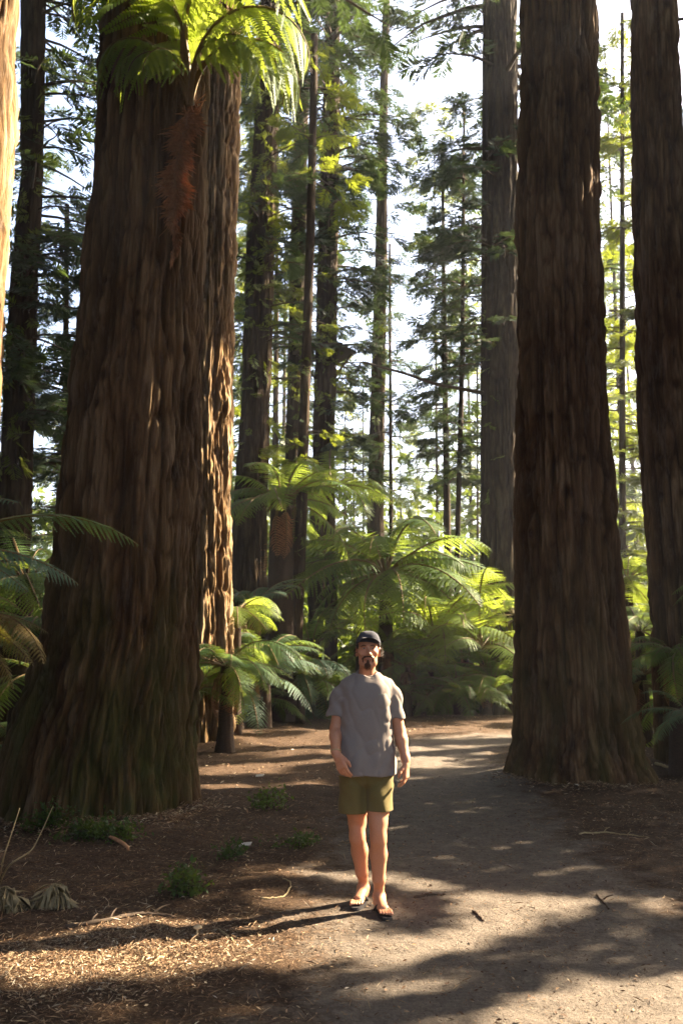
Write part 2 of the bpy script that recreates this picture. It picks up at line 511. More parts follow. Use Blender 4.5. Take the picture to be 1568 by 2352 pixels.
def add_branches(f, Y, z0, z1, n, l0, l1, rg, wood, PP, DD, SS, az=None, rise=0.15, droop=0.35, spray=0.42, dens=1.0, thin=1.0):
    for _ in range(n):
        z = rg.uniform(z0, z1)
        t = (z - z0) / max(1e-6, z1 - z0)
        L = (l0 * (1 - t) + l1 * t) * rg.uniform(0.6, 1.15)
        a = rg.uniform(0, 2 * math.pi) if az is None else rg.uniform(*az)
        x, r = f(z); base = np.array([float(x), Y, z]) + np.array([math.cos(a), math.sin(a), 0]) * float(r) * 0.7
        u = np.array([math.cos(a), math.sin(a), 0])
        lat = np.array([-math.sin(a), math.cos(a), 0])
        bendl = rg.uniform(-0.2, 0.2)
        ts = np.linspace(0, 1, 6)
        P = base + np.outer(ts * L, u) + np.outer(ts ** 2 * L * bendl, lat)
        P[:, 2] += L * (rise * ts - droop * ts ** 2) + rg.normal(0, 0.015 * L, 6) * ts
        wood.tube(P, np.linspace(0.014 + 0.010 * L, 0.004, 6) * thin, 4, False)
        m = max(3, int(L / 0.15 * dens))
        for q in range(m):
            tt = rg.uniform(0.12, 1.0) ** 0.8
            p = np.array([np.interp(tt, ts, P[:, k]) for k in range(3)])
            sgn = rg.choice([-1, 1])
            d = u * rg.uniform(0.35, 1.0) + lat * sgn * rg.uniform(0.2, 1.0) + np.array([0, 0, rg.uniform(-0.55, 0.1)])
            PP.append(p + lat * sgn * rg.uniform(0, 0.10) * L + np.array([0, 0, rg.normal(0, 0.03)])); DD.append(d)
            SS.append(spray * rg.uniform(0.6, 1.25))

def add_epicormic(f, Y, z0, z1, n, rg, PP, DD, SS, size=0.34, az=(math.pi, 2 * math.pi)):
    for _ in range(n):
        z = rg.uniform(z0, z1); a = rg.uniform(*az)
        x, r = f(z)
        u = np.array([math.cos(a), math.sin(a), 0])
        p = np.array([float(x), Y, z]) + u * float(r) * 1.0
        PP.append(p); DD.append(u * rg.uniform(0.4, 1) + np.array([rg.normal(0, .5), rg.normal(0, .5), rg.uniform(-0.9, 0.3)])); SS.append(size * rg.uniform(0.6, 1.35))

def tree(name, label, Y, ctrl, top, nseg=64, dz=0.08, fine_to=None, seed=1, mat=None, depth=1.0, flare=0.12, flare_h=0.5, lobes=0.1,
         branches=(), epi=(), shade_canopy=None, leaf=None, leaf2=None, group=None, cat='tree', extra=None):
    rg = np.random.default_rng(seed * 7 + 1)
    f = trunk_axis(Y, ctrl)
    x0 = float(f(0.0)[0])
    root = empty(name, (x0, Y, float(ground_h(np.array([x0]), np.array([Y]))[0])))
    tag(root, label, cat, group)
    if fine_to is None: fine_to = zpy(-60, Y)
    V, F4, h = trunk_mesh(f, Y, top, nseg, min(fine_to, top - 2), dz, seed, depth, flare, flare_h, lobes)
    mk('trunk', V, F4, mat or M_bark2, root, True, {'ridge': h})
    wood = MB(); PP, DD, SS = [], [], []
    for b in branches: add_branches(f, Y, rg=rg, wood=wood, PP=PP, DD=DD, SS=SS, **b)
    if wood.n:
        if len(wood.V) <= 300:
            for v_, f_ in zip(wood.V, wood.F4):                             # every bough a part of its own
                mk('branch', v_, f_ - f_.min(), M_twig, root)
        else:
            wood.build('branches', M_twig, root)['kind'] = 'stuff'
    if PP:
        V, T = scatter(PP, DD, SS, SPRAYS, rg, 0.35)
        if shade_canopy:  # unseen leaf clumps outside the frame, added to block sky light
            z0, z1, n, R = shade_canopy
            a = rg.uniform(0, 2 * math.pi, n); z = rg.uniform(z0, z1, n); rr = R * (1.1 - 0.7 * (z - z0) / (z1 - z0)) * rg.uniform(0.1, 1, n) ** 0.6
            Pc = np.stack([f(z)[0] + rr * np.cos(a), Y + rr * np.sin(a), z], -1)
            px, py, dep = project(Pc); kp = ~((dep > 0) & (px > -260) & (px < 1830) & (py > -420))
            V2, T2 = scatter(Pc[kp], np.stack([np.cos(a), np.sin(a), -0.3 + 0 * a], -1)[kp], rg.uniform(0.9, 1.6, kp.sum()), LEAFY, rg, 0.5)
            T = np.concatenate([T, T2 + len(V)]); V = np.concatenate([V, V2])
        mk('crown', V, T, leaf or M_needle, root, False)
    if epi:
        PP, DD, SS = [], [], []
        for e in epi: add_epicormic(f, Y, rg=rg, PP=PP, DD=DD, SS=SS, **e)
        V, T = scatter(PP, DD, SS, SPRAYS, rg, 0.5)
        mk('trunk_sprays', V, T, leaf2 or M_needle_lime, root, False)
    if extra: extra(root, f)
    return root, f

PI = math.pi
# big foreground redwoods
t1, f1 = tree('redwood_tree', 'massive furrowed redwood with a mossy flared base and ferns hanging high on it', 10.05,
     [(0, 246, 478), (200, 235, 475), (600, 206, 464), (1000, 160, 458), (1300, 130, 447), (1450, 110, 446), (1600, 66, 440), (1720, 30, 436), (1880, 2, 434)], 30, 560, 0.024, None, 21, M_bark, 1.0, 0.02, 0.5, 0.14,
     shade_canopy=(13, 29, 500, 4.5),
     branches=[dict(z0=14, z1=29, n=40, l0=4.0, l1=1.5, dens=0.55, spray=0.7, thin=2.5)])
t12, f12 = tree('redwood_tree', 'huge straight redwood with a flared foot beside the dirt path', 12.4,
     [(0, 1204, 1362), (500, 1193, 1370), (1000, 1190, 1393), (1400, 1191, 1424), (1650, 1192, 1449), (1730, 1180, 1468), (1800, 1166, 1494)], 32, 400, 0.028, None, 33, M_bark3, 1.0, 0.03, 0.4, 0.14,
     shade_canopy=(14, 31, 500, 4.5),
     branches=[dict(z0=16, z1=31, n=70, l0=4.0, l1=1.5, dens=0.55, spray=0.7, thin=2.5)])
def big_trees():
    tree('redwood_tree', 'dark redwood rising out of shaded ferns by the right frame edge', 13.4,
         [(0, 1452, 1548), (500, 1456, 1570), (900, 1466, 1606), (1300, 1492, 1640), (1600, 1512, 1668)], 30, 260, 0.04, None, 45, M_bark3, 0.9, 0.06, 0.5, 0.12, shade_canopy=(16, 29, 350, 4),
         branches=[dict(z0=16, z1=29, n=50, l0=3.5, l1=1.5, dens=0.5, spray=0.7, thin=2.5), dict(z0=7.0, z1=15, n=16, l0=1.6, l1=2.0, az=(-0.6, 0.9), dens=0.9)])
    tree('redwood_tree', 'redwood with a bright sunlit strip of bark half hidden behind the mossy giant', 16.5,
         [(200, 420, 546), (600, 410, 537), (1000, 398, 527), (1300, 392, 527), (1500, 388, 527)], 30, 260, 0.04, None, 57, M_bark_lit, 1.3, 0.06, 0.5, 0.15, shade_canopy=(17, 29, 350, 4),
         branches=[dict(z0=14, z1=29, n=40, l0=3.5, l1=1.5, dens=0.5, spray=0.7, thin=2.5)])
    tree('redwood_tree', 'near redwood cut off by the left frame edge, shaggy bark brightly lit', 6.6,
         [(0, -235, 30), (400, -255, 13), (700, -265, 3), (1000, -280, -13), (1400, -300, -40)], 26, 260, 0.03, None, 63, M_bark_lit, 0.7, 0.05, 0.5, 0.15, shade_canopy=(9, 25, 500, 4.5),
         branches=[dict(z0=9, z1=25, n=30, l0=4.0, l1=1.5, dens=0.4, spray=0.7, thin=2.5, az=(PI * 0.6, PI * 1.6))])
    def bare_limb(root, f):
        mb = MB()
        P = bez([at(1118, 905, 24.0), at(1060, 893, 23.6), at(1000, 882, 23.4), at(930, 858, 23.2), at(880, 845, 23.1), at(832, 832, 23.0), at(826, 843, 23.0)], 24)
        mb.tube(P, np.linspace(0.055, 0.022, 24), 6)
        mb.build('dead_limb', M_twig, root)
    tree('redwood_tree', 'straight grey redwood with a long bare limb reaching across to the centre', 24.0,
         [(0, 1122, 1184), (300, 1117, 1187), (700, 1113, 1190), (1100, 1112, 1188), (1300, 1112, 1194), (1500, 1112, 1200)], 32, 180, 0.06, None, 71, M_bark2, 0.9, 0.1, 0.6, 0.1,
         branches=[dict(z0=8.5, z1=15, n=22, l0=1.2, l1=1.9, az=(PI * 0.75, PI * 1.5), dens=1.3), dict(z0=17, z1=31, n=40, l0=3.5, l1=1.5, dens=0.5, spray=0.7, thin=2)],
         epi=[dict(z0=5, z1=12, n=26, az=(PI * 0.9, PI * 1.3))], extra=bare_limb)
    tree('redwood_tree', 'tall dark trunk standing right of the sunlit strip of bark', 22.0,
         [(200, 590, 640), (400, 578, 634), (600, 566, 628), (900, 556, 620), (1200, 536, 612), (1450, 528, 612)], 32, 150, 0.07, None, 83, M_bark2, 0.9, 0.1, 0.6, 0.1,
         branches=[dict(z0=9, z1=16, n=24, l0=1.5, l1=2.0, dens=1.2), dict(z0=16, z1=31, n=46, l0=3.2, l1=1.5, dens=0.6, spray=0.6)],
         epi=[dict(z0=9.5, z1=16.5, n=190), dict(z0=6, z1=9.5, n=30)])
    tree('slim_tree', 'slim dark leaning trunk with a fresh green tuft halfway up', 21.0,
         [(0, 714, 730), (200, 712, 729), (600, 701, 721), (900, 689, 712), (1200, 678, 704), (1480, 663, 694)], 17, 56, 0.06, None, 91, M_bark2, 0.6, 0.12, 0.3, 0.05,
         branches=[dict(z0=5.6, z1=7.0, n=10, l0=0.5, l1=0.7, dens=1.8, spray=0.3), dict(z0=8.0, z1=9.6, n=7, l0=0.5, l1=0.4, dens=1.8, spray=0.28), dict(z0=13, z1=17, n=20, l0=1.6, l1=0.6)],
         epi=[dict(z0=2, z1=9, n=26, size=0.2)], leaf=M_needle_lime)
    def deck(root, f):
        c = at(745, 812, 26.0); zc = c[2]; cx = c[0]; R = 0.98
        pl = 0.14; k = 0
        for y in np.arange(-R + 0.07, R, pl):
            half = min(R * 0.999, (R * math.cos(PI / 6) * 2 - abs(y)) / math.tan(PI / 3) / 1.0) if False else max(0.05, R - abs(y) / math.tan(PI / 3))
            if abs(y) > R * math.cos(PI / 6): continue
            for sgn in (-1, 1):
                inner = 0.30 if abs(y) < 0.34 else 0.0
                xa, xb = sorted((sgn * inner, sgn * half))
                b = np.array([[x, yy, z] for z in (0, 0.045) for yy in (-0.063, 0.063) for x in (xa, xb)], float)
                b += np.array([cx, 26.0 + y, zc + (0.003 if k % 2 else 0)])
                mk('plank', b, np.array([[0, 2, 3, 1], [4, 5, 7, 6], [0, 1, 5, 4], [2, 6, 7, 3], [0, 4, 6, 2], [1, 3, 7, 5]]), M_twig, root, False)
                k += 1
        for x in (-0.42, 0.42):
            b = np.array([[xx, yy, z] for z in (-0.14, -0.004) for yy in (-0.72, 0.72) for xx in (-0.04, 0.04)], float) + np.array([cx + x, 26.0, zc])
            mk('joist', b, np.array([[0, 2, 3, 1], [4, 5, 7, 6], [0, 1, 5, 4], [2, 6, 7, 3], [0, 4, 6, 2], [1, 3, 7, 5]]), M_twig, root, False)
        for sx in (-1, 1):
            mb = MB(); mb.tube([[cx + sx * 0.28, 26.0, zc - 0.75], [cx + sx * 0.8, 26.0, zc - 0.02]], 0.04, 6); mb.build('brace', M_twig, root)
    r6, f6 = tree('redwood_tree', 'redwood behind the slim leaning trunk, carrying a timber deck high up', 26.0,
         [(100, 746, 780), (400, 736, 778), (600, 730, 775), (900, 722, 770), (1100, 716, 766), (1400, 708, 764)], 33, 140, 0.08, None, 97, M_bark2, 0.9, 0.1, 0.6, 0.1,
         branches=[dict(z0=6, z1=14, n=34, l0=1.5, l1=1.6, dens=1.5, az=(-1.2, 1.2)), dict(z0=13.0, z1=22, n=95, l0=2.2, l1=2.4, dens=1.5), dict(z0=22, z1=32, n=30, l0=2.6, l1=1.2, dens=.6, spray=.6)],
         epi=[dict(z0=5, z1=18, n=260)])
    p = empty('tree_deck', at(745, 812, 26.0)); tag(p, 'small timber platform around a trunk high among the branches', 'deck')
    deck(p, f6)
    tree('redwood_tree', 'narrow dark trunk just left of the slim leaning one', 28.0,
         [(200, 676, 708), (600, 668, 702), (1000, 656, 686), (1300, 650, 684)], 33, 120, 0.09, None, 103, M_bark2, 0.9, 0.1, 0.6, 0.1,
         branches=[dict(z0=9, z1=17, n=50, l0=1.8, l1=2.2, dens=1.4), dict(z0=17, z1=32, n=50, l0=3.0, l1=1.4, dens=.7, spray=.6)],
         epi=[dict(z0=9, z1=18, n=180), dict(z0=5, z1=9, n=40)])
    tree('redwood_tree', 'pale hazy trunk standing alone in the bright gap above the man', 30.0,
         [(0, 879, 895), (300, 869, 889), (600, 861, 888), (900, 851, 884), (1100, 845, 881), (1300, 842, 880)], 34, 96, 0.1, None, 109, M_bark2, 0.8, 0.08, 0.6, 0.08,
         branches=[dict(z0=12, z1=21, n=26, l0=0.9, l1=1.0, dens=1.2, spray=0.36), dict(z0=21, z1=33, n=30, l0=1.6, l1=1.0, dens=.7)],
         epi=[dict(z0=9, z1=16, n=60)])
    for k, (lab, Y, c, top, b) in enumerate([
        ('young conifer with layered dark boughs, nearest the bright gap', 27.0, [(420, 1013, 1019), (800, 1014, 1026), (1200, 1018, 1034)], zpy(330, 27), [dict(z0=6.5, z1=zpy(345, 27), n=70, l0=1.5, l1=0.9, dens=2.0, rise=0.1, droop=0.25, spray=0.44)]),
        ('young conifer with layered dark boughs, close against the grey redwood', 26.0, [(300, 1062, 1067), (800, 1056, 1067), (1200, 1045, 1057)], zpy(230, 26), [dict(z0=6.0, z1=zpy(245, 26), n=84, l0=1.3, l1=1.0, dens=2.0, rise=0.1, droop=0.25, spray=0.44)]),
        ('thin pole tree just right of the pale hazy trunk', 29.0, [(600, 892, 897), (1200, 893, 902)], zpy(560, 29), [dict(z0=6.5, z1=zpy(580, 29), n=40, l0=1.0, l1=0.8, dens=1.8)]),
        ('spindly pole tree beside the grey redwood', 30.0, [(800, 1093, 1097), (1250, 1094, 1099)], zpy(760, 30), [dict(z0=3, z1=zpy(780, 30), n=24, l0=0.8, l1=0.5, dens=1.6)]),
    ]):
        tree('young_conifer', lab, Y, c, top, 20, 0.3, top - 2.2, 120 + k, M_bark2, 0.4, 0.05, 0.4, 0.0, branches=b)
    # left side trees
    tree('redwood_tree', 'dim redwood in shade behind the near trunk at the left edge', 15.0,
         [(0, 52, 106), (400, 50, 97), (700, 22, 85), (1000, 6, 76), (1150, 0, 72)], 30, 140, 0.06, None, 131, M_bark2, 0.9, 0.1, 0.5, 0.1,
         branches=[dict(z0=5.5, z1=9.2, n=34, l0=1.5, l1=1.3, dens=1.6, az=(-1.6, 1.0)), dict(z0=9.2, z1=15, n=34, l0=1.5, l1=1.6, dens=0.8, az=(-1.2, 1.2)), dict(z0=16, z1=29, n=40, l0=3.2, l1=1.5, dens=.6, spray=.6)],
         epi=[dict(z0=4, z1=12, n=90)])
    tree('understory_tree', 'dark leafy conifer filling the gap left of the mossy giant', 19.0,
         [(400, 150, 160), (1200, 140, 156)], zpy(470, 19), 24, 0.3, None, 137, M_bark2, 0.5, 0.05, 0.4, 0.0,
         branches=[dict(z0=3.5, z1=zpy(490, 19), n=90, l0=1.5, l1=1.0, dens=1.6, spray=0.45)])
    # right side between the two right trunks
    tree('understory_tree', 'yellow green conifer between the two big trunks at the right', 27.0,
         [(100, 1424, 1432), (1200, 1420, 1436)], zpy(30, 27), 24, 0.3, None, 143, M_bark2, 0.5, 0.05, 0.4, 0.0,
         branches=[dict(z0=3.0, z1=zpy(40, 27), n=130, l0=1.5, l1=0.9, dens=1.6, spray=0.45)], leaf=M_needle_lime)
    tree('redwood_tree', 'thin dark trunk leaning against the grey redwood from behind', 24.0,
         [(0, 1108, 1124), (700, 1104, 1126), (1300, 1102, 1126)], 32, 60, 0.12, None, 149, M_bark2, 0.8, 0.08, 0.6, 0.05,
         branches=[dict(z0=12, z1=20, n=26, l0=1.5, l1=1.6, dens=1.3), dict(z0=20, z1=31, n=26, l0=2.4, l1=1.2, dens=.6)])
big_trees()

# trees further back in the sunlit wood
rgb = np.random.default_rng(5)
ORD = ['first', 'second', 'third', 'fourth', 'fifth', 'sixth', 'seventh', 'eighth', 'ninth', 'tenth', 'eleventh', 'twelfth', 'thirteenth', 'fourteenth', 'fifteenth', 'sixteenth', 'seventeenth', 'eighteenth', 'nineteenth', 'twentieth', 'twenty first', 'twenty second', 'twenty third']
far_cols = [(30, 34, 0.20), (118, 40, .16), (175, 46, .18), (205, 30, .14), (545, 38, .22), (585, 44, .2), (630, 34, .16), (648, 48, .2), (790, 42, .13), (815, 50, .15), (835, 36, .07), (925, 48, .10),
            (965, 55, .12), (1004, 40, .08), (1085, 44, .13), (1378, 34, .2), (1400, 45, .2), (1440, 38, .16), (1470, 52, .2), (560, 28, .12), (1545, 36, .2), (1565, 44, .2)]
for k, (px, Y, r) in enumerate(far_cols):
    gap = (780 < px < 1000) or (100 < px < 215)
    top = rgb.uniform(12, 15) if gap else rgb.uniform(22, 30)
    b0 = at(px, 1400, Y)
    lean = rgb.normal(0, 0.006)
    rg = np.random.default_rng(900 + k)
    f = (lambda bx, rr, ln, tp: (lambda z: (bx + ln * np.asarray(z, float), rr * np.clip(1.05 - np.asarray(z, float) / (tp * 1.05), 0.06, 1))))(b0[0], r, lean, top)
    gz = float(ground_h(np.array([b0[0]]), np.array([Y]))[0])
    root = empty('forest_tree', (b0[0], Y, gz))
    tag(root, 'slender far conifer, %s from the left among the thin trees of the sunlit wood' % ORD[sorted(range(len(far_cols)), key=lambda q: far_cols[q][0]).index(k)], 'tree', 'slender trees far back in the sunlit wood')
    V, F4, h = trunk_mesh(f, Y, top, 14, 2.0, 0.5, 300 + k, 0.5, 0.1, 0.4, 0.0, gz - 0.2)
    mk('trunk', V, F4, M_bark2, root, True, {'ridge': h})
    wood = MB(); PP, DD, SS = [], [], []
    lo = rgb.uniform(2.0, 5.5)
    add_branches(f, Y, lo + gz, top, 30 if gap else 64, 1.9, 0.9, rg, wood, PP, DD, SS, dens=1.0, spray=0.62)
    wood.build('branches', M_twig, root)['kind'] = 'stuff'
    V, T = scatter(PP, DD, SS, SPRAYS, rg, 0.35)
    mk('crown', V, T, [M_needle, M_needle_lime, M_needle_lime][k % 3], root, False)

# ------------------------------------------------------------------ haze
def haze_box():
    n = N('forest_haze')
    v = n.n('ShaderNodeVolumePrincipled')
    v.inputs['Color'].default_value = (0.93, 0.95, 1.0, 1)
    v.inputs['Density'].default_value = HAZE
    v.inputs['Anisotropy'].default_value = 0.3
    n.l(v.outputs[0], n.out.inputs['Volume'])
    c = np.array([[x, y, z] for z in (-1.6, 38) for y in (-165, 165) for x in (-165, 165)], float)
    o = mk('haze', c, np.array([[0, 2, 3, 1], [4, 5, 7, 6], [0, 1, 5, 4], [2, 6, 7, 3], [0, 4, 6, 2], [1, 3, 7, 5]]), n.m, None, False)
    tag(o, 'pale hazy air between the trees', None, None, 'stuff')
HAZE = 0.0009
if HAZE: haze_box()
# ------------------------------------------------------------------ undergrowth and far wood (nobody could count these)
def clumps(name, label, P, D, Sc, temps, mat, rg, roll):
    V, T = scatter(P, D, Sc, temps, rg, roll)
    o = mk(name, V, T, mat, None, False)
    return tag(o, label, None, None, 'stuff')
rg = np.random.default_rng(77)
def mass(n, Y0, Y1, half, h0, h1, sc, seed, bush=0.9):
    r = np.random.default_rng(seed)
    Y = r.uniform(Y0, Y1, n); X = r.uniform(-1, 1, n) * (half * Y)
    top = h0 + (h1 - h0) * noise(X * 0.45, Y * 0.45, 0 * X, seed) ** 1.3
    z = ground_h(X, Y) + top * r.uniform(0.02, 1, n) ** bush
    D = r.normal(0, 1, (n, 3)); D[:, 2] *= 0.5
    return np.stack([X, Y, z], -1), D, sc * r.uniform(0.6, 1.3, n)
P, D, Sc = mass(5200, 24.6, 34, 0.46, 0.5, 4.6, 0.75, 31)
keep = P[:, 2] > -1
clumps('undergrowth', 'tangle of green shrubs behind the tree ferns', P[keep], D[keep], Sc[keep], LEAFY, M_shrub, rg, 1.0)
P2, D2, Sc2 = mass(1900, 20.5, 25, 0.40, 0.3, 1.9, 0.5, 33)
kp = ~((P2[:, 0] > -1.2) & (P2[:, 1] < 23.6))
V2, T2 = scatter(P2[kp], D2[kp], Sc2[kp], LEAFY, rg, 1.0)
o = mk('low_undergrowth', V2, T2, M_shrub, None, False); tag(o, 'low tangled green growth under the tree ferns', None, None, 'stuff')
P, D, Sc = mass(5200, 36, 74, 0.47, 2.0, 15.0, 1.5, 37, 1.2)
px, py, dep = project(P)
keep = ~((px > 800) & (px < 1110) & (py < 1150) & (rg.random(len(P)) < 0.88)) & ~((px > 100) & (px < 230) & (py < 800))
clumps('far_wood', 'mass of sunlit foliage far back in the forest', P[keep], D[keep], Sc[keep], LEAFY, M_shrub, rg, 1.0)

# ------------------------------------------------------------------ ferns
def frond_geo(seed, L=1.0, pairs=26, lmax=0.26, a0=55, a1=-50, droop=0.35, nl=11, side_curve=0.0, wid=1.0, pw=1.1, u0=0.17, rw=1.0):
    """bipinnate fern frond along +X, arching in X-Z; returns (rachis V,F) and list of pinna (origin, V, F3)"""
    r = np.random.default_rng(seed)
    n = 40
    t = np.linspace(0, 1, n)
    ang = np.radians(a0 + (a1 - a0) * t ** pw)
    P = np.zeros((n, 3))
    P[1:, 0] = np.cumsum(np.cos(ang[1:]) * L / (n - 1)); P[1:, 2] = np.cumsum(np.sin(ang[1:]) * L / (n - 1))
    P[:, 1] = side_curve * t ** 2 * L
    T = np.gradient(P, axis=0); T /= np.linalg.norm(T, axis=1)[:, None]
    mb = MB(); mb.tube(P, np.linspace(0.011, 0.0022, n) * L ** 0.5 * rw, 5)
    pinnae = []
    for i in range(pairs):
        u = u0 + (1 - u0) * (i + 0.5) / pairs
        prof = (math.sin(math.pi * min(1, (u - u0 + 0.09) / (1.09 - u0)) ** 0.8)) ** 0.75 if u < 1 else 0
        prof = max(prof, 0.10)
        for sgn in (-1, 1):
            l = L * lmax * prof * r.uniform(0.88, 1.08)
            p0 = np.array([np.interp(u, t, P[:, k]) for k in range(3)])
            tg = np.array([np.interp(u, t, T[:, k]) for k in range(3)]); tg /= np.linalg.norm(tg)
            sd = np.array([0, 1.0, 0]) * sgn
            nrm = np.cross(tg, np.array([0, 1.0, 0])); nrm *= -1 if nrm[2] > 0 else 1
            fw = 0.30 + 0.35 * u + r.normal(0, 0.06)
            dr = droop * r.uniform(0.7, 1.3)
            m = nl
            s = np.linspace(0, 1, m + 1)
            mid = p0 + np.outer(s * l, sd) + np.outer(l * fw * s ** 1.25, tg) + np.outer(l * dr * s ** 1.7, nrm * 0.4 + np.array([0, 0, -0.6]))
            dirs = np.gradient(mid, axis=0); dirs /= np.linalg.norm(dirs, axis=1)[:, None]
            V = []; F3 = []
            w = 0.50 * L * (1 - u0) / pairs * wid * (0.35 + 0.65 * min(1, l / (L * lmax * 0.6)))
            for k in range(m):
                sc = (1 - s[k] * 0.86) * (1.0 if k else 0.6)
                acr = np.cross(dirs[k], nrm); acr /= np.linalg.norm(acr)
                base = mid[k]; nxt = mid[k + 1]; stp = nxt - base
                for q in (-1, 1):
                    b = len(V)
                    tip = base + stp * 0.75 + acr * q * w * sc + nrm * 0.12 * w * sc
                    V.extend([base - stp * 0.02, base + stp * 0.92, tip + stp * 0.30, tip - stp * 0.30]); F3.extend([[b, b + 1, b + 2], [b, b + 2, b + 3]])
            b = len(V)
            acr = np.cross(dirs[-1], nrm); acr /= np.linalg.norm(acr)
            V.extend([mid[-2] + acr * w * 0.12, mid[-2] - acr * w * 0.12, mid[-1]]); F3.append([b, b + 1, b + 2])
            pinnae.append((np.array(V), np.array(F3)))
    return mb, pinnae

def frond_mesh(name, seed, mat, **kw):
    mb, pin = frond_geo(seed, **kw)
    nr = mb.n; fr = mb.faces(); V = [np.concatenate(mb.V)]; F3 = [fr[0]]; F4 = fr[1]; n = nr
    for v, f in pin:
        V.append(v); F3.append(f + n); n += len(v)
    me = raw_mesh(name, np.concatenate(V), [np.concatenate(F3), F4], mat, False)
    me.materials.append(M_stipe)
    mi = np.zeros(len(me.polygons), np.int32)
    nf3 = sum(len(f) for f in F3)
    mi[:len(fr[0])] = 1; mi[nf3:] = 1
    me.polygons.foreach_set('material_index', mi)
    return me
SHAPES = [dict(a0=58, a1=-42, droop=0.35), dict(a0=40, a1=-35, droop=0.30, side_curve=0.08), dict(a0=30, a1=-52, droop=0.45, side_curve=-0.08), dict(a0=48, a1=-62, droop=0.5), dict(a0=18, a1=-40, droop=0.35, side_curve=0.05)]
def variants(mat, tagn):
    return [frond_mesh('frond_' + tagn, 400 + i, mat, pairs=27, wid=1.0, lmax=0.185, **s) for i, s in enumerate(SHAPES)]
FV = {'green': variants(M_frond, 'green'), 'blue': variants(M_frond_blue, 'blue'), 'lime': variants(M_frond_lime, 'lime'), 'gold': variants(M_frond_gold, 'gold')}

def place_frond(root, me, loc, az, tilt, roll, s, name='frond'):
    o = obj(name, me, root)
    o.location = tuple(np.asarray(loc) - np.array(root.location))
    o.rotation_euler = (roll, -tilt, az)
    o.scale = (s, s, s)
    return o

def fern(label, crown, L, n_, kind='green', seed=0, trunk_r=0.0, name='tree_fern', tilt=0.0, az0=None, az_span=None, skirt=0, group=None, lean=(0, 0), low=0.3):
    r = np.random.default_rng(seed)
    n = int(n_ * 1.35) if n_ > 6 else n_
    L = L * 1.1
    crown = np.asarray(crown, float)
    gx_, gy_ = crown[0] - lean[0], crown[1] - lean[1]
    gz = float(ground_h(np.array([gx_]), np.array([gy_]))[0])
    root = empty(name, (gx_, gy_, gz)); tag(root, label, 'fern', group)
    if trunk_r:
        f = lambda z: (np.interp(np.asarray(z, float), [gz, crown[2]], [gx_, crown[0]]), trunk_r * np.interp(np.asarray(z, float), [gz, crown[2]], [1.25, 0.85]))
        V, F4, h = trunk_mesh(f, gy_, crown[2], 40, crown[2] - 0.1, 0.06, seed + 1, 0.8, 0.25, 0.3, 0.1)
        if lean[1]: V[:, 1] += lean[1] * np.clip((V[:, 2] - gz) / (crown[2] - gz), 0, 1)
        mk('trunk', V, F4, M_fernstem, root, True, {'ridge': h})
        mb = MB()
        for k in range(26):
            a = r.uniform(0, 2 * PI); rr = trunk_r * 0.85
            p = crown + np.array([math.cos(a) * rr, math.sin(a) * rr, -0.12])
            q = p + np.array([math.cos(a) * 0.12, math.sin(a) * 0.12, -r.uniform(0.1, 0.35)])
            mb.tube([p, (p + q) / 2 + np.array([math.cos(a), math.sin(a), 0]) * 0.05, q], [0.016, 0.012, 0.006], 4)
        mb.build('frond_stubs', M_stipe, root)
    for k in range(n):
        if az_span is None: a = 2 * PI * (k + r.uniform(-0.35, 0.35)) / n * 1.0 + seed
        else: a = az0 + az_span * ((k + 0.5 + r.uniform(-0.3, 0.3)) / n - 0.5)
        me = FV[kind][r.integers(0, 5)]
        loc = crown + np.array([math.cos(a), math.sin(a), 0]) * trunk_r * 0.5
        place_frond(root, me, loc, a, tilt + r.normal(0, 0.24) - low * (k % 3) * 0.5, r.normal(0, 0.22), L * r.uniform(0.62, 1.12))
    for k in range(skirt):
        a = r.uniform(0, 2 * PI)
        o = place_frond(root, DEAD[r.integers(0, 2)], crown + np.array([math.cos(a), math.sin(a), 0]) * trunk_r + np.array([0, 0, -0.1]), a, -1.15 + r.normal(0, .15), 0, L * r.uniform(0.5, 0.8), 'dead_frond')
    return root
DEAD = [frond_mesh('frond_dead', 450 + i, M_deadfrond, a0=10, a1=-70, droop=1.3, wid=0.6, lmax=0.14) for i in range(2)]

fern('tall tree fern with a wide spreading crown right behind the man', at(885, 1318, 22.6), 3.1, 28, 'green', 3, 0.165, skirt=0, tilt=0.0, low=0.22)
fern('tree fern with a shaggy brown skirt behind the slim leaning trunk', at(648, 1150, 21.0), 2.2, 18, 'green', 9, 0.30, skirt=7)
fern('knee high tree fern in front of the mossy giant, fronds over the path', at(520, 1530, 15.0), 1.45, 17, 'green', 14, 0.10, skirt=3)
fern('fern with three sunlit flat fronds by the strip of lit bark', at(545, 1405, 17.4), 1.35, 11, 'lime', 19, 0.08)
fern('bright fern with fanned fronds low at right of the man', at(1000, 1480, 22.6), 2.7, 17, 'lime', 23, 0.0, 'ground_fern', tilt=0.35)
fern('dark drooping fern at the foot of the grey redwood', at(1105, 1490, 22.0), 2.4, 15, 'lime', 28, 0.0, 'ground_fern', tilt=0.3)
fern('low fern over the edge of the path beside the huge straight redwood', at(1020, 1590, 23.4), 1.2, 10, 'green', 31, 0.0, 'ground_fern')
fern('low fern in the dark hollow behind the man', at(965, 1600, 23.6), 1.1, 9, 'green', 36, 0.0, 'ground_fern')
fern('fern leaning out of the shade behind the left shoulder of the man', at(690, 1545, 20.5), 1.6, 13, 'blue', 41, 0.07)
fern('hazy tree fern high between the trunks with one glowing frond', at(760, 1130, 24.5), 2.3, 15, 'lime', 47, 0.14)
fern('fern half hidden behind the tree fern crown, catching full sun', at(765, 1290, 23.5), 2.0, 14, 'lime', 52, 0.1)
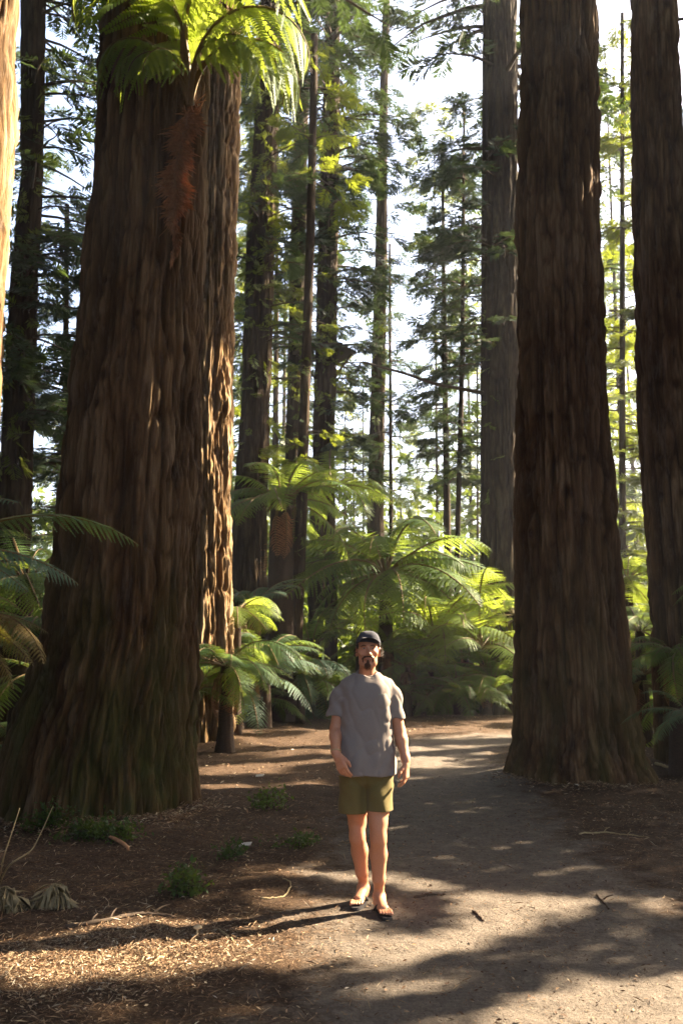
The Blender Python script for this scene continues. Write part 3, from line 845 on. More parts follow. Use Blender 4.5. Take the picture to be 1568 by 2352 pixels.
fern('big shaded fern at the foot of the dark right hand redwood', at(1550, 1500, 12.4), 1.0, 12, 'green', 58, 0.1, skirt=2)
fern('bluish fern bowing over the ground in the dark right corner of trees', at(1575, 1640, 11.2), 0.7, 10, 'blue', 63, 0.0, 'ground_fern')
fern('fern standing in the light gap between the two right trunks', at(1440, 1330, 19.0), 1.4, 12, 'lime', 68, 0.1)
fern('dim green fern under the light gap at the right', at(1468, 1450, 16.0), 1.3, 12, 'green', 71, 0.09)
fern('broad fern in the gloom left of the mossy giant', at(60, 1330, 12.5), 1.7, 14, 'green', 77, 0.12)
fern('fern low behind the hip of the mossy giant', at(90, 1440, 11.0), 1.2, 11, 'green', 83, 0.1)
fern('dark fern crouched behind the little tree fern', at(600, 1610, 20.0), 1.2, 11, 'green', 88, 0.0, 'ground_fern')
fern('fern in half light under the shaggy tree fern', at(610, 1500, 19.0), 1.4, 12, 'green', 92, 0.1)
for lab, px, py, Y, L in (('ground fern between the path and the tree fern trunk', 950, 1570, 23.2, 1.4), ('ground fern at the dark far edge of the path', 1040, 1575, 22.8, 1.4), ('ground fern tucked against the grey redwood', 1130, 1570, 22.4, 1.4),
        ('dark ground fern in the shade beside the hip high bright fern', 1060, 1590, 21.9, 1.2), ('dark ground fern at the path bend, left of the grey redwood', 1130, 1595, 21.6, 1.1), ('dark ground fern just right of the arm of the man', 930, 1590, 22.4, 1.2),
        ('ground fern under the slim leaning trunk', 720, 1590, 20.5, 1.2), ('ground fern beside the little tree fern, nearest the mossy giant', 455, 1590, 15.6, 1.1), ('ground fern just left of the shoulder of the man', 760, 1580, 21.5, 1.2)):
    fern(lab, at(px, py, Y), L, 12, 'green', int(px), 0.0, 'ground_fern', tilt=0.2)
rgf = np.random.default_rng(515)
spots = [(rgf.uniform(430, 1195), rgf.uniform(17.5, 23.5)) for _ in range(34)] + [(rgf.uniform(1425, 1600), rgf.uniform(13, 20)) for _ in range(8)] + [(rgf.uniform(-40, 140), rgf.uniform(12, 19)) for _ in range(7)]
spots = [(px, 21.9 + (Y - 17.5) * 0.45 if 620 < px < 1200 else Y) for px, Y in spots]
zone = lambda px: ('left of the mossy giant' if px < 300 else 'at the strip of lit bark' if px < 560 else 'round the slim leaning trunk' if px < 720 else 'beside the head of the man' if px < 900 else 'between the man and the grey redwood' if px < 1300 else 'between the two right trunks')
for k, (px, Y) in enumerate(spots):
    mates = sorted(q[1] for q in spots if zone(q[0]) == zone(px)); rank = mates.index(Y)
    ulab = '%s understory fern, %s nearest of those %s' % (['green', 'green', 'bluish', 'bright'][k % 4], ORD[rank], zone(px))
    h = rgf.uniform(0.15, 1.5) if k % 3 else rgf.uniform(1.2, 2.6)
    p = at(px, 1400, Y); p[2] = h
    fern(ulab, p, rgf.uniform(1.0, 1.7), int(rgf.integers(8, 14)), ['green', 'green', 'blue', 'lime'][k % 4], 1000 + k, 0.0 if h < 0.7 else 0.07, 'understory_fern', tilt=rgf.uniform(-0.1, 0.35), group='ferns crowding the understory', skirt=0 if h < 1 else 2)
# near fern at the left frame edge: crown outside the frame, fronds reaching in
def near_left():
    root = fern('near blue green fern reaching in from the left edge with broad soft fronds', at(-170, 1270, 4.9), 1.0, 6, 'blue', 97, 0.07, low=0.1)
    c = at(-170, 1270, 4.9)
    for az, tl, s in ((0.10, -0.35, 0.86), (0.42, -0.30, 0.80), (-0.25, -0.5, 0.66)):
        place_frond(root, FV['blue'][4], c, az, tl + 0.30, 0.35, s)
    root = fern('yellowing fern below the blue green one at the left edge', at(-110, 1420, 5.6), 0.8, 4, 'gold', 99, 0.05, low=0.1)
    c = at(-110, 1420, 5.6)
    for az, tl, s in ((0.2, 0.0, 0.60), (-0.15, -0.35, 0.62), (0.5, -0.15, 0.58), (0.05, -0.7, 0.6)):
        place_frond(root, FV['gold'][4], c, az, tl, 0.3, s)
    root = fern('near fern reaching in from the right edge with pale narrow fronds', at(1690, 1330, 10.2), 0.9, 2, 'green', 101, 0.07, low=0.1, az0=0.3, az_span=1.0)
    c = at(1690, 1330, 10.2)
    for az, tl, s in ((PI + 0.1, -0.05, 0.85), (PI - 0.15, -0.22, 0.8), (PI + 0.25, -0.40, 0.85), (PI, -0.55, 0.8)):
        place_frond(root, FV['green'][4], c, az, tl, 0.0, s)
near_left()

def hanging_fern():
    """fern rooted on the face of the giant, its fronds rise and arch over; each leaflet of these near fronds is a piece of its own"""
    c = at(436, 255, 9.62)
    root = empty('hanging_fern', c)
    tag(root, 'lime green fern growing high on the mossy giant, a dead brown frond below', 'fern')
    r = np.random.default_rng(3)
    mb = MB()
    for k in range(46):
        a = r.uniform(0, 2 * PI); q = r.uniform(0, 1)
        p = c + np.array([r.normal(0, 0.05), 0.10 - r.uniform(0, .12), r.normal(-0.02, 0.10)])
        d = np.array([r.normal(0, 0.10), -r.uniform(0.0, 0.10), r.uniform(-0.05, 0.24)])
        mb.tube([p, p + d * 0.5 + r.normal(0, 0.01, 3), p + d], [0.016, 0.012, 0.004], 4)
    mb.build('root_clump', M_deadfrond, root)
    fr = [  # azimuth, roll, length, shape
        (-0.10, 0.55, 1.85, dict(a0=80, a1=-112, pw=1.3, droop=0.9)),
        (-0.45, 0.45, 1.75, dict(a0=82, a1=-112, pw=1.3, droop=0.9)),
        (0.15, 0.6, 2.05, dict(a0=84, a1=-100, pw=1.3, droop=0.9)),
        (0.05, 0.7, 2.3, dict(a0=88, a1=-90, pw=1.5, droop=0.9)),
        (3.35, -0.6, 1.40, dict(a0=82, a1=-112, pw=1.4, droop=1.0)),
        (3.75, -0.45, 1.25, dict(a0=82, a1=-110, pw=1.3, droop=1.0)),
        (3.05, -0.6, 1.75, dict(a0=86, a1=-105, pw=1.5, droop=1.0)),
        (4.1, -0.3, 1.2, dict(a0=82, a1=-110, pw=1.3, droop=0.9)),
        (-1.3, 0.1, 1.7, dict(a0=90, a1=-60, pw=1.7, droop=0.7)),
        (-0.25, 0.5, 2.9, dict(a0=92, a1=-105, pw=1.9, droop=1.0)),
        (3.3, -0.5, 2.6, dict(a0=92, a1=-108, pw=1.9, droop=1.0)),
        (-2.0, 0.0, 2.4, dict(a0=90, a1=-108, pw=1.9, droop=1.0)),
    ]
    for k, (az, tl, L, kw) in enumerate(fr):
        g_, pins = frond_geo(700 + k, L=1.0, pairs=11, lmax=0.30, nl=26, wid=1.15, u0=0.28, rw=1.5, **kw)
        me = raw_mesh('frond', np.concatenate(g_.V), g_.faces(), M_stipe)
        o = place_frond(root, me, c + np.array([0.02 * math.cos(az), -0.05, 0.04]), az, 0.0, tl, L)
        for v, f in pins:
            p = obj('pinna', raw_mesh('pinna', v, f, M_frond_lime, False), o)
    # the dead frond hanging down the bark
    mb = MB()
    P = bez([c + np.array([0, -0.04, 0]), at(418, 330, 9.45), at(404, 410, 9.42), at(402, 490, 9.42), at(400, 590, 9.45)], 30)
    mb.tube(P, np.linspace(0.012, 0.003, 30), 5)
    for i in range(3200):
        u = r.uniform(0.03, 1); p = np.array([np.interp(u, np.linspace(0, 1, 30), P[:, k]) for k in range(3)])
        w = 0.16 * math.sin(PI * min(1, u * 0.85 + 0.18)) ** 0.8 * (0.9 + 0.25 * math.sin(u * 14))
        q = p + np.array([r.normal(0, w * 0.62) + 0.05 * math.sin(u * 23), r.normal(-0.01, 0.03), -r.uniform(0.0, 0.17)])
        s = np.array([r.uniform(-.6, 1), r.normal(0, .5), r.normal(0, .4)]); s = s / np.linalg.norm(s) * 0.0075
        m = (p + q) / 2 + np.array([0, -0.01, 0.02])
        mb.add([p, m + s, q, m - s], [[0, 1, 2], [0, 2, 3]])
    for i in range(7):
        u = r.uniform(0.1, 0.8); p = np.array([np.interp(u, np.linspace(0, 1, 30), P[:, k]) for k in range(3)])
        q = p + np.array([r.normal(0, .08), -0.02, -0.22]); mb.tube(bez([p, (p + q) / 2 + np.array([r.normal(0, .04), -.02, .03]), q], 8), np.linspace(.006, .002, 8), 4)
    mb.build('dead_frond', M_deadfrond, root)
hanging_fern()
# unseen redwoods added round the camera to cut the sky light
rgc = np.random.default_rng(808)
for k, (x, y) in enumerate([(-9, 2), (-13, 9), (-15, -4), (14, -4), (9, 0.5), (-11, 17), (-20, 12), (18, -12), (-17, 24), (-9.5, -3), (-12, -11), (13, -12), (-9, 6.5), (-15, 15), (-22, 3), (15, -2), (-19, 20), (-23, -8), (-20, -16), (22, -5)]):
    root = empty('redwood_tree', (x, y, float(ground_h(np.array([x]), np.array([y]))[0])))
    tag(root, 'unseen redwood added behind or beside the camera to darken the shade', 'tree', 'redwoods added round the camera to cut sky light')
    f = lambda z, x=x: (x + 0 * np.asarray(z, float), 0.5 * np.clip(1.1 - np.asarray(z, float) / 36, 0.05, 1.1))
    V, F4, h = trunk_mesh(f, y, 32, 28, 4, 0.5, 2500 + k, 0.8, 0.2, 0.5, 0.1, -0.3)
    mk('trunk', V, F4, M_bark2, root, True, {'ridge': h})
    n = 1000 if k in (0, 4, 9, 12) else 560; a = rgc.uniform(0, 2 * PI, n); z = rgc.uniform(2.5, 31, n); rr = (0.6 + (9.5 if k in (0, 4, 9, 12) else 5.0) * (1 - z / 45)) * rgc.uniform(0.15, 1, n) ** 0.6
    P = np.stack([x + rr * np.cos(a), y + rr * np.sin(a), z - 0.2 * rr], -1)
    kp = ~((P[:, 1] > -1.5) & (np.abs(P[:, 0]) < 0.5 * P[:, 1] + 2.2) & (P[:, 2] < 4.5 + 1.05 * P[:, 1]))
    if k in (0, 4, 9, 12): kp &= (z > 8)
    V, T = scatter(P[kp], np.stack([np.cos(a), np.sin(a), -0.3 + 0 * a], -1)[kp], rgc.uniform(1.3, 2.3, kp.sum()), LEAFY, rgc, 0.5)
    mk('crown', V, T, M_needle, root, False)
# ------------------------------------------------------------------ the man (surfaces grown from blended tapered limbs)
class Field:
    def __init__(s, lo, hi, h):
        s.lo = np.asarray(lo, float); s.h = h
        s.shape = tuple(np.ceil((np.asarray(hi) - s.lo) / h).astype(int) + 1)
        s.D = np.full(s.shape, 1.0, np.float32)
    def box(s, lo, hi):
        a = np.clip(np.floor((np.asarray(lo) - s.lo) / s.h).astype(int), 0, np.array(s.shape)); b = np.clip(np.ceil((np.asarray(hi) - s.lo) / s.h).astype(int) + 1, 0, np.array(s.shape))
        sl = tuple(slice(i, j) for i, j in zip(a, b))
        ax = [s.lo[k] + s.h * np.arange(a[k], b[k]) for k in range(3)]
        return sl, np.meshgrid(*ax, indexing='ij')
    def put(s, d, sl, k, op='add'):
        A = s.D[sl]
        if op == 'add':
            hh = np.clip(0.5 + 0.5 * (A - d) / k, 0, 1); s.D[sl] = A * (1 - hh) + d * hh - k * hh * (1 - hh)
        else:
            hh = np.clip(0.5 - 0.5 * (A + d) / k, 0, 1); s.D[sl] = A * (1 - hh) - d * hh + k * hh * (1 - hh)
    def limb(s, a, b, ra, rb, k=0.02, op='add', sq=(1, 1, 1)):
        a = np.asarray(a, float); b = np.asarray(b, float); m = max(ra, rb) / min(sq) + 3 * k + 0.02
        sl, (X, Y, Z) = s.box(np.minimum(a, b) - m, np.maximum(a, b) + m)
        d = b - a; L2 = d @ d + 1e-12
        t = np.clip(((X - a[0]) * d[0] + (Y - a[1]) * d[1] + (Z - a[2]) * d[2]) / L2, 0, 1)
        q = np.sqrt(((X - a[0] - t * d[0]) * sq[0]) ** 2 + ((Y - a[1] - t * d[1]) * sq[1]) ** 2 + ((Z - a[2] - t * d[2]) * sq[2]) ** 2)
        s.put((q - (ra + (rb - ra) * t)).astype(np.float32), sl, k, op)
    def chain(s, P, R, k=0.02, **kw):
        for i in range(len(P) - 1): s.limb(P[i], P[i + 1], R[i], R[i + 1], k, **kw)
    def ell(s, c, r, k=0.02, op='add', rot=None):
        c = np.asarray(c, float); r = np.asarray(r, float); m = r.max() + 3 * k + 0.02
        sl, G = s.box(c - m, c + m)
        Q = np.stack([G[i] - c[i] for i in range(3)], -1)
        if rot is not None: Q = Q @ np.asarray(rot)
        Q = Q / r
        q = np.sqrt((Q ** 2).sum(-1))
        s.put(((q - 1) * r.min() * (0.6 + 0.4 * (r.max() / r.min() > 3) * 0 + 0.4)).astype(np.float32), sl, k, op)
    def nets(s):
        D = s.D; h = s.h
        ins = D < 0
        c = np.zeros(tuple(n - 1 for n in D.shape), np.int8)
        for i in (0, 1):
            for j in (0, 1):
                for k in (0, 1):
                    c += ins[i:D.shape[0] - 1 + i, j:D.shape[1] - 1 + j, k:D.shape[2] - 1 + k]
        act = (c > 0) & (c < 8)
        idx = np.argwhere(act)
        num = np.full(act.shape, -1, np.int64); num[act] = np.arange(len(idx))
        corner = {(i, j, k): D[idx[:, 0] + i, idx[:, 1] + j, idx[:, 2] + k] for i in (0, 1) for j in (0, 1) for k in (0, 1)}
        acc = np.zeros((len(idx), 3)); cnt = np.zeros(len(idx))
        for ax in range(3):
            for u in (0, 1):
                for v in (0, 1):
                    p = [u, v]; p.insert(ax, 0); q = list(p); q[ax] = 1
                    a, b = corner[tuple(p)], corner[tuple(q)]
                    m = (a < 0) != (b < 0)
                    t = np.where(m, a / np.where(a == b, 1, a - b), 0)
                    pos = np.tile(np.array(p, float), (len(idx), 1)); pos[:, ax] = t
                    acc += pos * m[:, None]; cnt += m
        V = s.lo + (idx + acc / cnt[:, None]) * h
        Fs = []
        for ax in range(3):
            o = [k for k in range(3) if k != ax]
            sl0 = [slice(1, -1)] * 3; sl0[ax] = slice(0, -1); sl1 = [slice(1, -1)] * 3; sl1[ax] = slice(1, None)
            A, B = ins[tuple(sl0)], ins[tuple(sl1)]
            e = np.argwhere(A != B); sign = A[tuple(e.T)]
            e = e.copy()
            for k in o: e[:, k] += 1
            def cell(du, dv):
                q = e.copy(); q[:, o[0]] += du; q[:, o[1]] += dv
                return num[q[:, 0], q[:, 1], q[:, 2]]
            quad = np.stack([cell(-1, -1), cell(0, -1), cell(0, 0), cell(-1, 0)], 1)
            flip = sign if ax != 1 else ~sign
            quad[~flip] = quad[~flip][:, ::-1]
            Fs.append(quad)
        return V, np.concatenate(Fs)

def skin_mat():
    n = N('skin')
    nz = n.noise(22, 4); sp = n.noise(160, 3)
    c = n.mix(n.math('MULTIPLY', nz, 0.5), (0.49, 0.225, 0.125), (0.55, 0.235, 0.13))
    c = n.mix(0.18, c, n.ramp(sp, [(0.35, (0.25, 0.09, 0.045)), (0.65, (0.56, 0.28, 0.16))]))
    return n.done(n.principled(c, 0.5, n.bump(sp, 0.15, 0.002), 0.35, sss=0.15))
def cloth_mat(name, a, b, scale=420, rough=0.9):
    n = N(name)
    w1 = n.noise(scale, 2); w2 = n.noise(28, 4); w3 = n.noise(6, 2)
    c = n.mix(w1, a, b); c = n.mix(n.math('MULTIPLY', w2, 0.3), c, tuple(0.7 * x for x in a))
    h = n.math('ADD', n.math('MULTIPLY', w1, 0.12), n.math('MULTIPLY', w3, 0.25))
    return n.done(n.principled(c, rough, n.bump(h, 0.5, 0.01), 0.1, sheen=0.08))
M_skin = skin_mat()
M_shirt = cloth_mat('shirt_jersey', (0.19, 0.158, 0.138), (0.275, 0.232, 0.205))
M_shorts = cloth_mat('olive_cotton', (0.115, 0.088, 0.030), (0.165, 0.128, 0.05))
M_cap = cloth_mat('cap_twill', (0.035, 0.035, 0.045), (0.065, 0.064, 0.078))
M_hair = plain('dark_hair', (0.04, 0.022, 0.012), 0.6, 120, 0.5, 0.6)
M_hair2 = plain('beard_hair', (0.075, 0.032, 0.015), 0.65, 160, 0.5, 0.6)
M_rubber = plain('sandal_rubber', (0.028, 0.025, 0.026), 0.6, 60)
M_white = plain('eye_white', (0.36, 0.30, 0.26), 0.3, 50, 0.05, 0.0)
M_iris = plain('iris_brown', (0.035, 0.018, 0.01), 0.25, 50, 0.1, 0.0)
M_lip = plain('lip', (0.50, 0.22, 0.16), 0.5, 50, 0.2, 0.1)
M_band = plain('cord_band', (0.42, 0.30, 0.15), 0.8, 200)
M_nail = plain('nail', (0.55, 0.34, 0.27), 0.35, 50, 0.1, 0.0)
M_print = plain('shirt_print', (0.23, 0.26, 0.215), 0.85, 100, 0.2, 0.0)

MY = 6.22
def mp(px, py, dy=0.0): return at(px, py, MY + dy)
man = empty('person', (0.17, MY, 0.0))
tag(man, 'man in dark cap, grey brown t-shirt and olive shorts walking on the path', 'person')

def foot_frame(heel, toe):
    d = np.asarray(toe) - np.asarray(heel); d[2] = 0; L = np.linalg.norm(d); d = d / L
    return np.asarray(heel, float), d, np.array([d[1], -d[0], 0.0]), L
G1 = float(ground_h(np.array([0.25]), np.array([6.2]))[0]); G2 = float(ground_h(np.array([0.12]), np.array([6.45]))[0])
# ankle, heel and toes of each foot: front foot (his left) and rear foot (his right)
FT = {'front': dict(ank=np.array([0.247, 6.29, 0.105 + G1]), heel=np.array([0.243, 6.335, G1]), toe=np.array([0.285, 6.09, G1])),
      'rear': dict(ank=np.array([0.148, 6.50, 0.105 + G2]), heel=np.array([0.152, 6.545, G2]), toe=np.array([0.095, 6.305, G2]))}

B = Field((-0.18, 5.80, -0.03), (0.58, 6.70, 1.86), 0.005)
hipL, hipR = mp(816, 1792), mp(867, 1792)
pel = mp(842, 1760)
B.limb(mp(815, 1755), mp(868, 1755), 0.10, 0.10, 0.05)
B.limb(mp(842, 1740), mp(842, 1640), 0.115, 0.12, 0.05, sq=(0.8, 1.1, 1))
B.limb(mp(820, 1610), mp(863, 1610), 0.10, 0.10, 0.05)
B.limb(mp(810, 1583, 0.01), mp(874, 1583, 0.01), 0.052, 0.052, 0.04)
# neck
B.limb(mp(842, 1560, 0.03), mp(844, 1512, 0.0), 0.056, 0.053, 0.03)
# legs
kneeR = mp(868.5, 1908, -0.05); kneeL = mp(820.0, 1906, 0.10)
def leg(hip, knee, foot, r):
    a = foot['ank']; mid = knee * 0.62 + a * 0.38
    B.chain([hip, (hip * 0.45 + knee * 0.55), knee + np.array([0, 0, 0.05])], [0.086, 0.073, 0.058], 0.02)
    B.limb(knee + np.array([0, 0, 0.06]), knee - np.array([0, 0, 0.05]), 0.057, 0.051, 0.02)
    B.ell(knee + np.array([0, -0.035, 0.0]), (0.034, 0.028, 0.042), 0.02)
    B.chain([knee - np.array([0, 0, 0.04]), mid + np.array([0, 0.015, 0.0]), a * 0.75 + knee * 0.25, a + np.array([0, 0, 0.03])], [0.050, 0.0555, 0.041, 0.0315], 0.02)
    B.limb(mid + np.array([0, 0.035, 0.05]), mid + np.array([0, 0.03, -0.05]), 0.040, 0.030, 0.03)
    B.limb(a + np.array([0, 0, 0.04]), a + np.array([0, 0, -0.02]), 0.030, 0.034, 0.015)
    for sg in (-1, 1): B.ell(a + np.array([sg * 0.030, 0, -0.005]), (0.012, 0.014, 0.016), 0.012)
    h, d, rt, L = foot_frame(foot['heel'], foot['toe']); up = np.array([0, 0, 1.0])
    sole = 0.024
    hc = h + up * (sole + 0.030) + d * 0.03
    B.limb(a + up * -0.02, hc, 0.036, 0.030, 0.02)
    ball = h + d * (L * 0.70) + up * (sole + 0.020)
    B.limb(hc, ball - rt * 0.012, 0.030, 0.022, 0.025); B.limb(hc, ball + rt * 0.016, 0.028, 0.020, 0.025)
    B.limb(a - up * 0.03 + d * 0.02, ball + up * 0.004, 0.032, 0.020, 0.03)
    inner = 1 if foot is FT['rear'] else -1      # side of the big toe
    for i in range(5):
        o = inner * (0.034 - 0.0165 * i)
        tl = [0.070, 0.068, 0.062, 0.054, 0.044][i]; tr = [0.0125, 0.009, 0.0088, 0.0085, 0.0085][i]
        b0 = h + d * (L * 0.70 + 0.005) + rt * o + up * (sole + 0.016)
        B.chain([b0, b0 + d * tl * 0.55 + up * 0.004, b0 + d * tl - up * 0.004], [tr, tr, tr * 0.9], 0.004)
leg(hipL, kneeL, FT['rear'], 1); leg(hipR, kneeR, FT['front'], 1)
# arms and hands
def hand(w, p, side, nrm, curl, thumb_dir, fk=0.8):
    """w wrist, p direction of the palm, side towards the little finger, nrm out of the palm"""
    p = p / np.linalg.norm(p); side = side - p * (side @ p); side /= np.linalg.norm(side); nrm = np.cross(p, side) * np.sign(np.cross(p, side) @ nrm)
    for q in (-0.026, -0.009, 0.009, 0.025):
        B.limb(w + p * 0.005 + side * q * 0.55, w + p * 0.082 + side * q, 0.017, 0.0145, 0.008)
    tips = []
    for i, (q, l) in enumerate(zip((-0.029, -0.0095, 0.0095, 0.028), (0.076, 0.084, 0.078, 0.062))):
        b = w + p * (0.086 - 0.003 * abs(i - 1)) + side * q
        c1 = curl * (0.8 + 0.12 * i); a1, a2, a3 = c1 * 0.5, c1 * 1.2, c1 * 1.75
        pts = [b]
        for ang, f in ((a1, 0.45), (a2, 0.31), (a3, 0.24)):
            pts.append(pts[-1] + (p * math.cos(ang) + nrm * math.sin(ang) + side * q * 0.4) * l * f)
        B.chain(pts, [0.0100, 0.0094, 0.0086, 0.0072], 0.0035)
        tips.append(pts[-1])
    tb = w + p * 0.022 - side * 0.026 + nrm * 0.008
    td = thumb_dir / np.linalg.norm(thumb_dir)
    B.limb(w + p * 0.012 - side * 0.012, tb + td * 0.022, 0.018, 0.0145, 0.01)
    B.chain([tb + td * 0.018, tb + td * 0.050, tb + td * 0.048 + p * 0.028 + nrm * 0.008], [0.0125, 0.0112, 0.0088], 0.004)
    return tips
shL, elL, wrL = mp(787, 1590, 0.01), mp(771, 1674, 0.0), mp(771, 1730, -0.15)
shR, elR, wrR = mp(898, 1588, 0.01), mp(917, 1680, 0.01), mp(932, 1748, -0.07)
for sh, el, wr in ((shL, elL, wrL), (shR, elR, wrR)):
    B.chain([sh, sh * 0.5 + el * 0.5, el], [0.042, 0.043, 0.040], 0.02)
    B.chain([el, el * 0.7 + wr * 0.3, wr * 0.9 + el * 0.1, wr], [0.038, 0.0405, 0.0285, 0.027], 0.02)
# his right hand turned in across the thigh; his left hand hangs with the back of the hand outward
B.limb(wrL, wrL + np.array([0.012, -0.01, -0.03]), 0.026, 0.024, 0.01)
B.limb(wrR, wrR + np.array([0, -0.005, -0.03]), 0.025, 0.023, 0.01)
tL = hand(wrL + np.array([0.012, -0.01, -0.012]), np.array([0.34, -0.12, -0.93]), np.array([-0.75, 0.5, -0.3]), np.array([0.5, 0.85, 0.1]), 0.62, np.array([0.72, -0.25, -0.62]))
tR = hand(wrR + np.array([0.0, -0.005, -0.015]), np.array([-0.02, -0.05, -1.0]), np.array([0.35, 0.9, 0]), np.array([-0.9, 0.35, 0]), 0.75, np.array([-0.55, -0.5, -0.66]))
# head
hc = mp(845, 1492, 0.0)
U = 0.00293
def hp(px, py, dy): return mp(px, py, dy)
yaw = math.radians(7)
B.ell(hp(845, 1486, 0.015), (0.072, 0.094, 0.088), 0.02)
B.ell(hp(845, 1503, -0.028), (0.060, 0.058, 0.072), 0.03)
B.limb(hp(834, 1522, -0.045), hp(855, 1522, -0.045), 0.030, 0.030, 0.025)
B.ell(hp(845, 1527, -0.066), (0.025, 0.021, 0.020), 0.02)
for sg in (-1, 1):
    B.ell(hp(845 + sg * 15.5, 1500, -0.058), (0.020, 0.017, 0.017), 0.02)       # cheek lifted by a smile
    B.limb(hp(845 + sg * 4, 1482.5, -0.083), hp(845 + sg * 16, 1482.5, -0.066), 0.006, 0.005, 0.014)   # brow
    B.ell(hp(845.5 + sg * 10, 1489, -0.092), (0.0125, 0.009, 0.0075), 0.008, 'cut')   # eye socket
    e = hp(845 + sg * 26.5, 1497, 0.022)
    B.ell(e, (0.010, 0.022, 0.032), 0.006); B.ell(e + np.array([sg * 0.008, -0.012, 0.002]), (0.006, 0.013, 0.020), 0.005, 'cut')
    B.ell(hp(845 + sg * 26, 1504, 0.012), (0.009, 0.010, 0.011), 0.006)
B.chain([hp(845.5, 1486, -0.084), hp(847, 1496, -0.098), hp(848, 1502, -0.110)], [0.0085, 0.0095, 0.0125], 0.012)
for sg in (-1, 1): B.ell(hp(847.5 + sg * 4.5, 1503.5, -0.096), (0.0085, 0.011, 0.008), 0.006)
B.limb(hp(836, 1511.0, -0.086), hp(855, 1511.0, -0.086), 0.011, 0.011, 0.012)
V, Fq = B.nets()
body = mk('body', V, Fq, M_skin, man)

# eyes, brows, lips, beard, hair
def uv_ball(c, r, n=12):
    mb = MB(); th = np.linspace(0, PI, n); ph = np.arange(2 * n) / (2 * n) * 2 * PI
    V = np.array([[math.sin(t) * math.cos(p), math.sin(t) * math.sin(p), math.cos(t)] for t in th for p in ph]) * np.asarray(r) + np.asarray(c)
    m = 2 * n
    F4 = [[i * m + j, i * m + (j + 1) % m, (i + 1) * m + (j + 1) % m, (i + 1) * m + j] for i in range(n - 1) for j in range(m)]
    return V, np.array(F4)
for sg in (-1, 1):
    e = mk('eye', *uv_ball(hp(845.5 + sg * 10, 1489, -0.0795), (0.0110, 0.010, 0.0042)), M_white, man)
    V_, F_ = uv_ball(hp(846.3 + sg * 10, 1489, -0.0872), (0.0042, 0.0035, 0.0038), 8)
    io = obj('iris', raw_mesh('iris', V_ - np.array(man.location), F_, M_iris), e)
    mb = MB(); P = bez([hp(845 + sg * 5, 1483.4, -0.0945), hp(845 + sg * 10.5, 1482.2, -0.090), hp(845 + sg * 17, 1485.0, -0.075)], 10)
    mb.tube(P, [0.0018, .0028, .0034, .0034, .0034, .0034, .003, .003, .002, .0012], 6); mb.build('eyebrow', M_hair2, man)
mb = MB(); P = bez([hp(834.5, 1510.2, -0.088), hp(840, 1513.2, -0.0975), hp(845, 1514.2, -0.0995), hp(850, 1513.2, -0.0975), hp(856.5, 1510.2, -0.088)], 14)
mb.tube(P, [.001, .002, .0028, .003, .0032, .0033, .0034, .0034, .0033, .0032, .003, .0028, .002, .001], 6); mb.build('lips', M_lip, man)
def fuzz(name, build, mat, n=0, parent=man, seed=1, length=0.012):
    c = hp(845, 1505, 0.0)
    Q = Field(c + np.array([-0.14, -0.18, -0.16]), c + np.array([0.14, 0.20, 0.19]), 0.0035)
    build(Q); V, Fq = Q.nets()
    r = np.random.default_rng(seed)
    V = V + (noise(V[:, 0] * 160, V[:, 1] * 160, V[:, 2] * 70, seed)[:, None] - 0.5) * 0.0035
    mb = MB(); mb.add(V, None, Fq)
    if n:
        cen = V.mean(0)
        for i in r.integers(0, len(V), n):
            p = V[i]; d = p - cen; d /= np.linalg.norm(d) + 1e-9
            q = p + (d * 0.7 + np.array([0, 0, -0.9]) + r.normal(0, .35, 3)) * length * r.uniform(.5, 1.4)
            s = r.normal(0, 1, 3); s = s / np.linalg.norm(s) * 0.0016
            mb.add([p - s, p + s, q], [[0, 1, 2]])
    return mb.build(name, mat, parent)
def moust(Q):
    for sg in (-1, 1):
        Q.chain([hp(845.3, 1507.6, -0.1005), hp(845 + sg * 7, 1508.2, -0.0955), hp(845 + sg * 12.5, 1512.5, -0.087), hp(845 + sg * 11.0, 1520, -0.084)], [0.0046, 0.0056, 0.0052, 0.0040], 0.005)
fuzz('moustache', moust, M_hair2, 160, seed=3, length=0.006)
def goat(Q):
    Q.ell(hp(844.5, 1526, -0.075), (0.023, 0.016, 0.016), 0.008)
    Q.ell(hp(844.5, 1530.0, -0.072), (0.019, 0.017, 0.014), 0.008)
    Q.limb(hp(844.8, 1516.0, -0.0915), hp(844.6, 1521, -0.0905), 0.006, 0.009, 0.006)
fuzz('goatee', goat, M_hair2, 420, seed=4, length=0.010)
def hairb(Q):
    Q.ell(hp(845, 1484, 0.035), (0.0775, 0.085, 0.090), 0.01)
    Q.ell(hp(845, 1500, 0.065), (0.066, 0.050, 0.055), 0.02)
    for sg in (-1, 1):
        Q.limb(hp(845 + sg * 24.5, 1481, -0.025), hp(845 + sg * 24, 1489, -0.028), 0.009, 0.005, 0.008)
    Q.ell(hp(845, 1492, -0.085), (0.069, 0.065, 0.075), 0.006, 'cut')
    for sg in (-1, 1): Q.ell(hp(845 + sg * 28, 1500, 0.0), (0.018, 0.034, 0.030), 0.006, 'cut')
hr = fuzz('hair', hairb, M_hair, 900, seed=5, length=0.018)
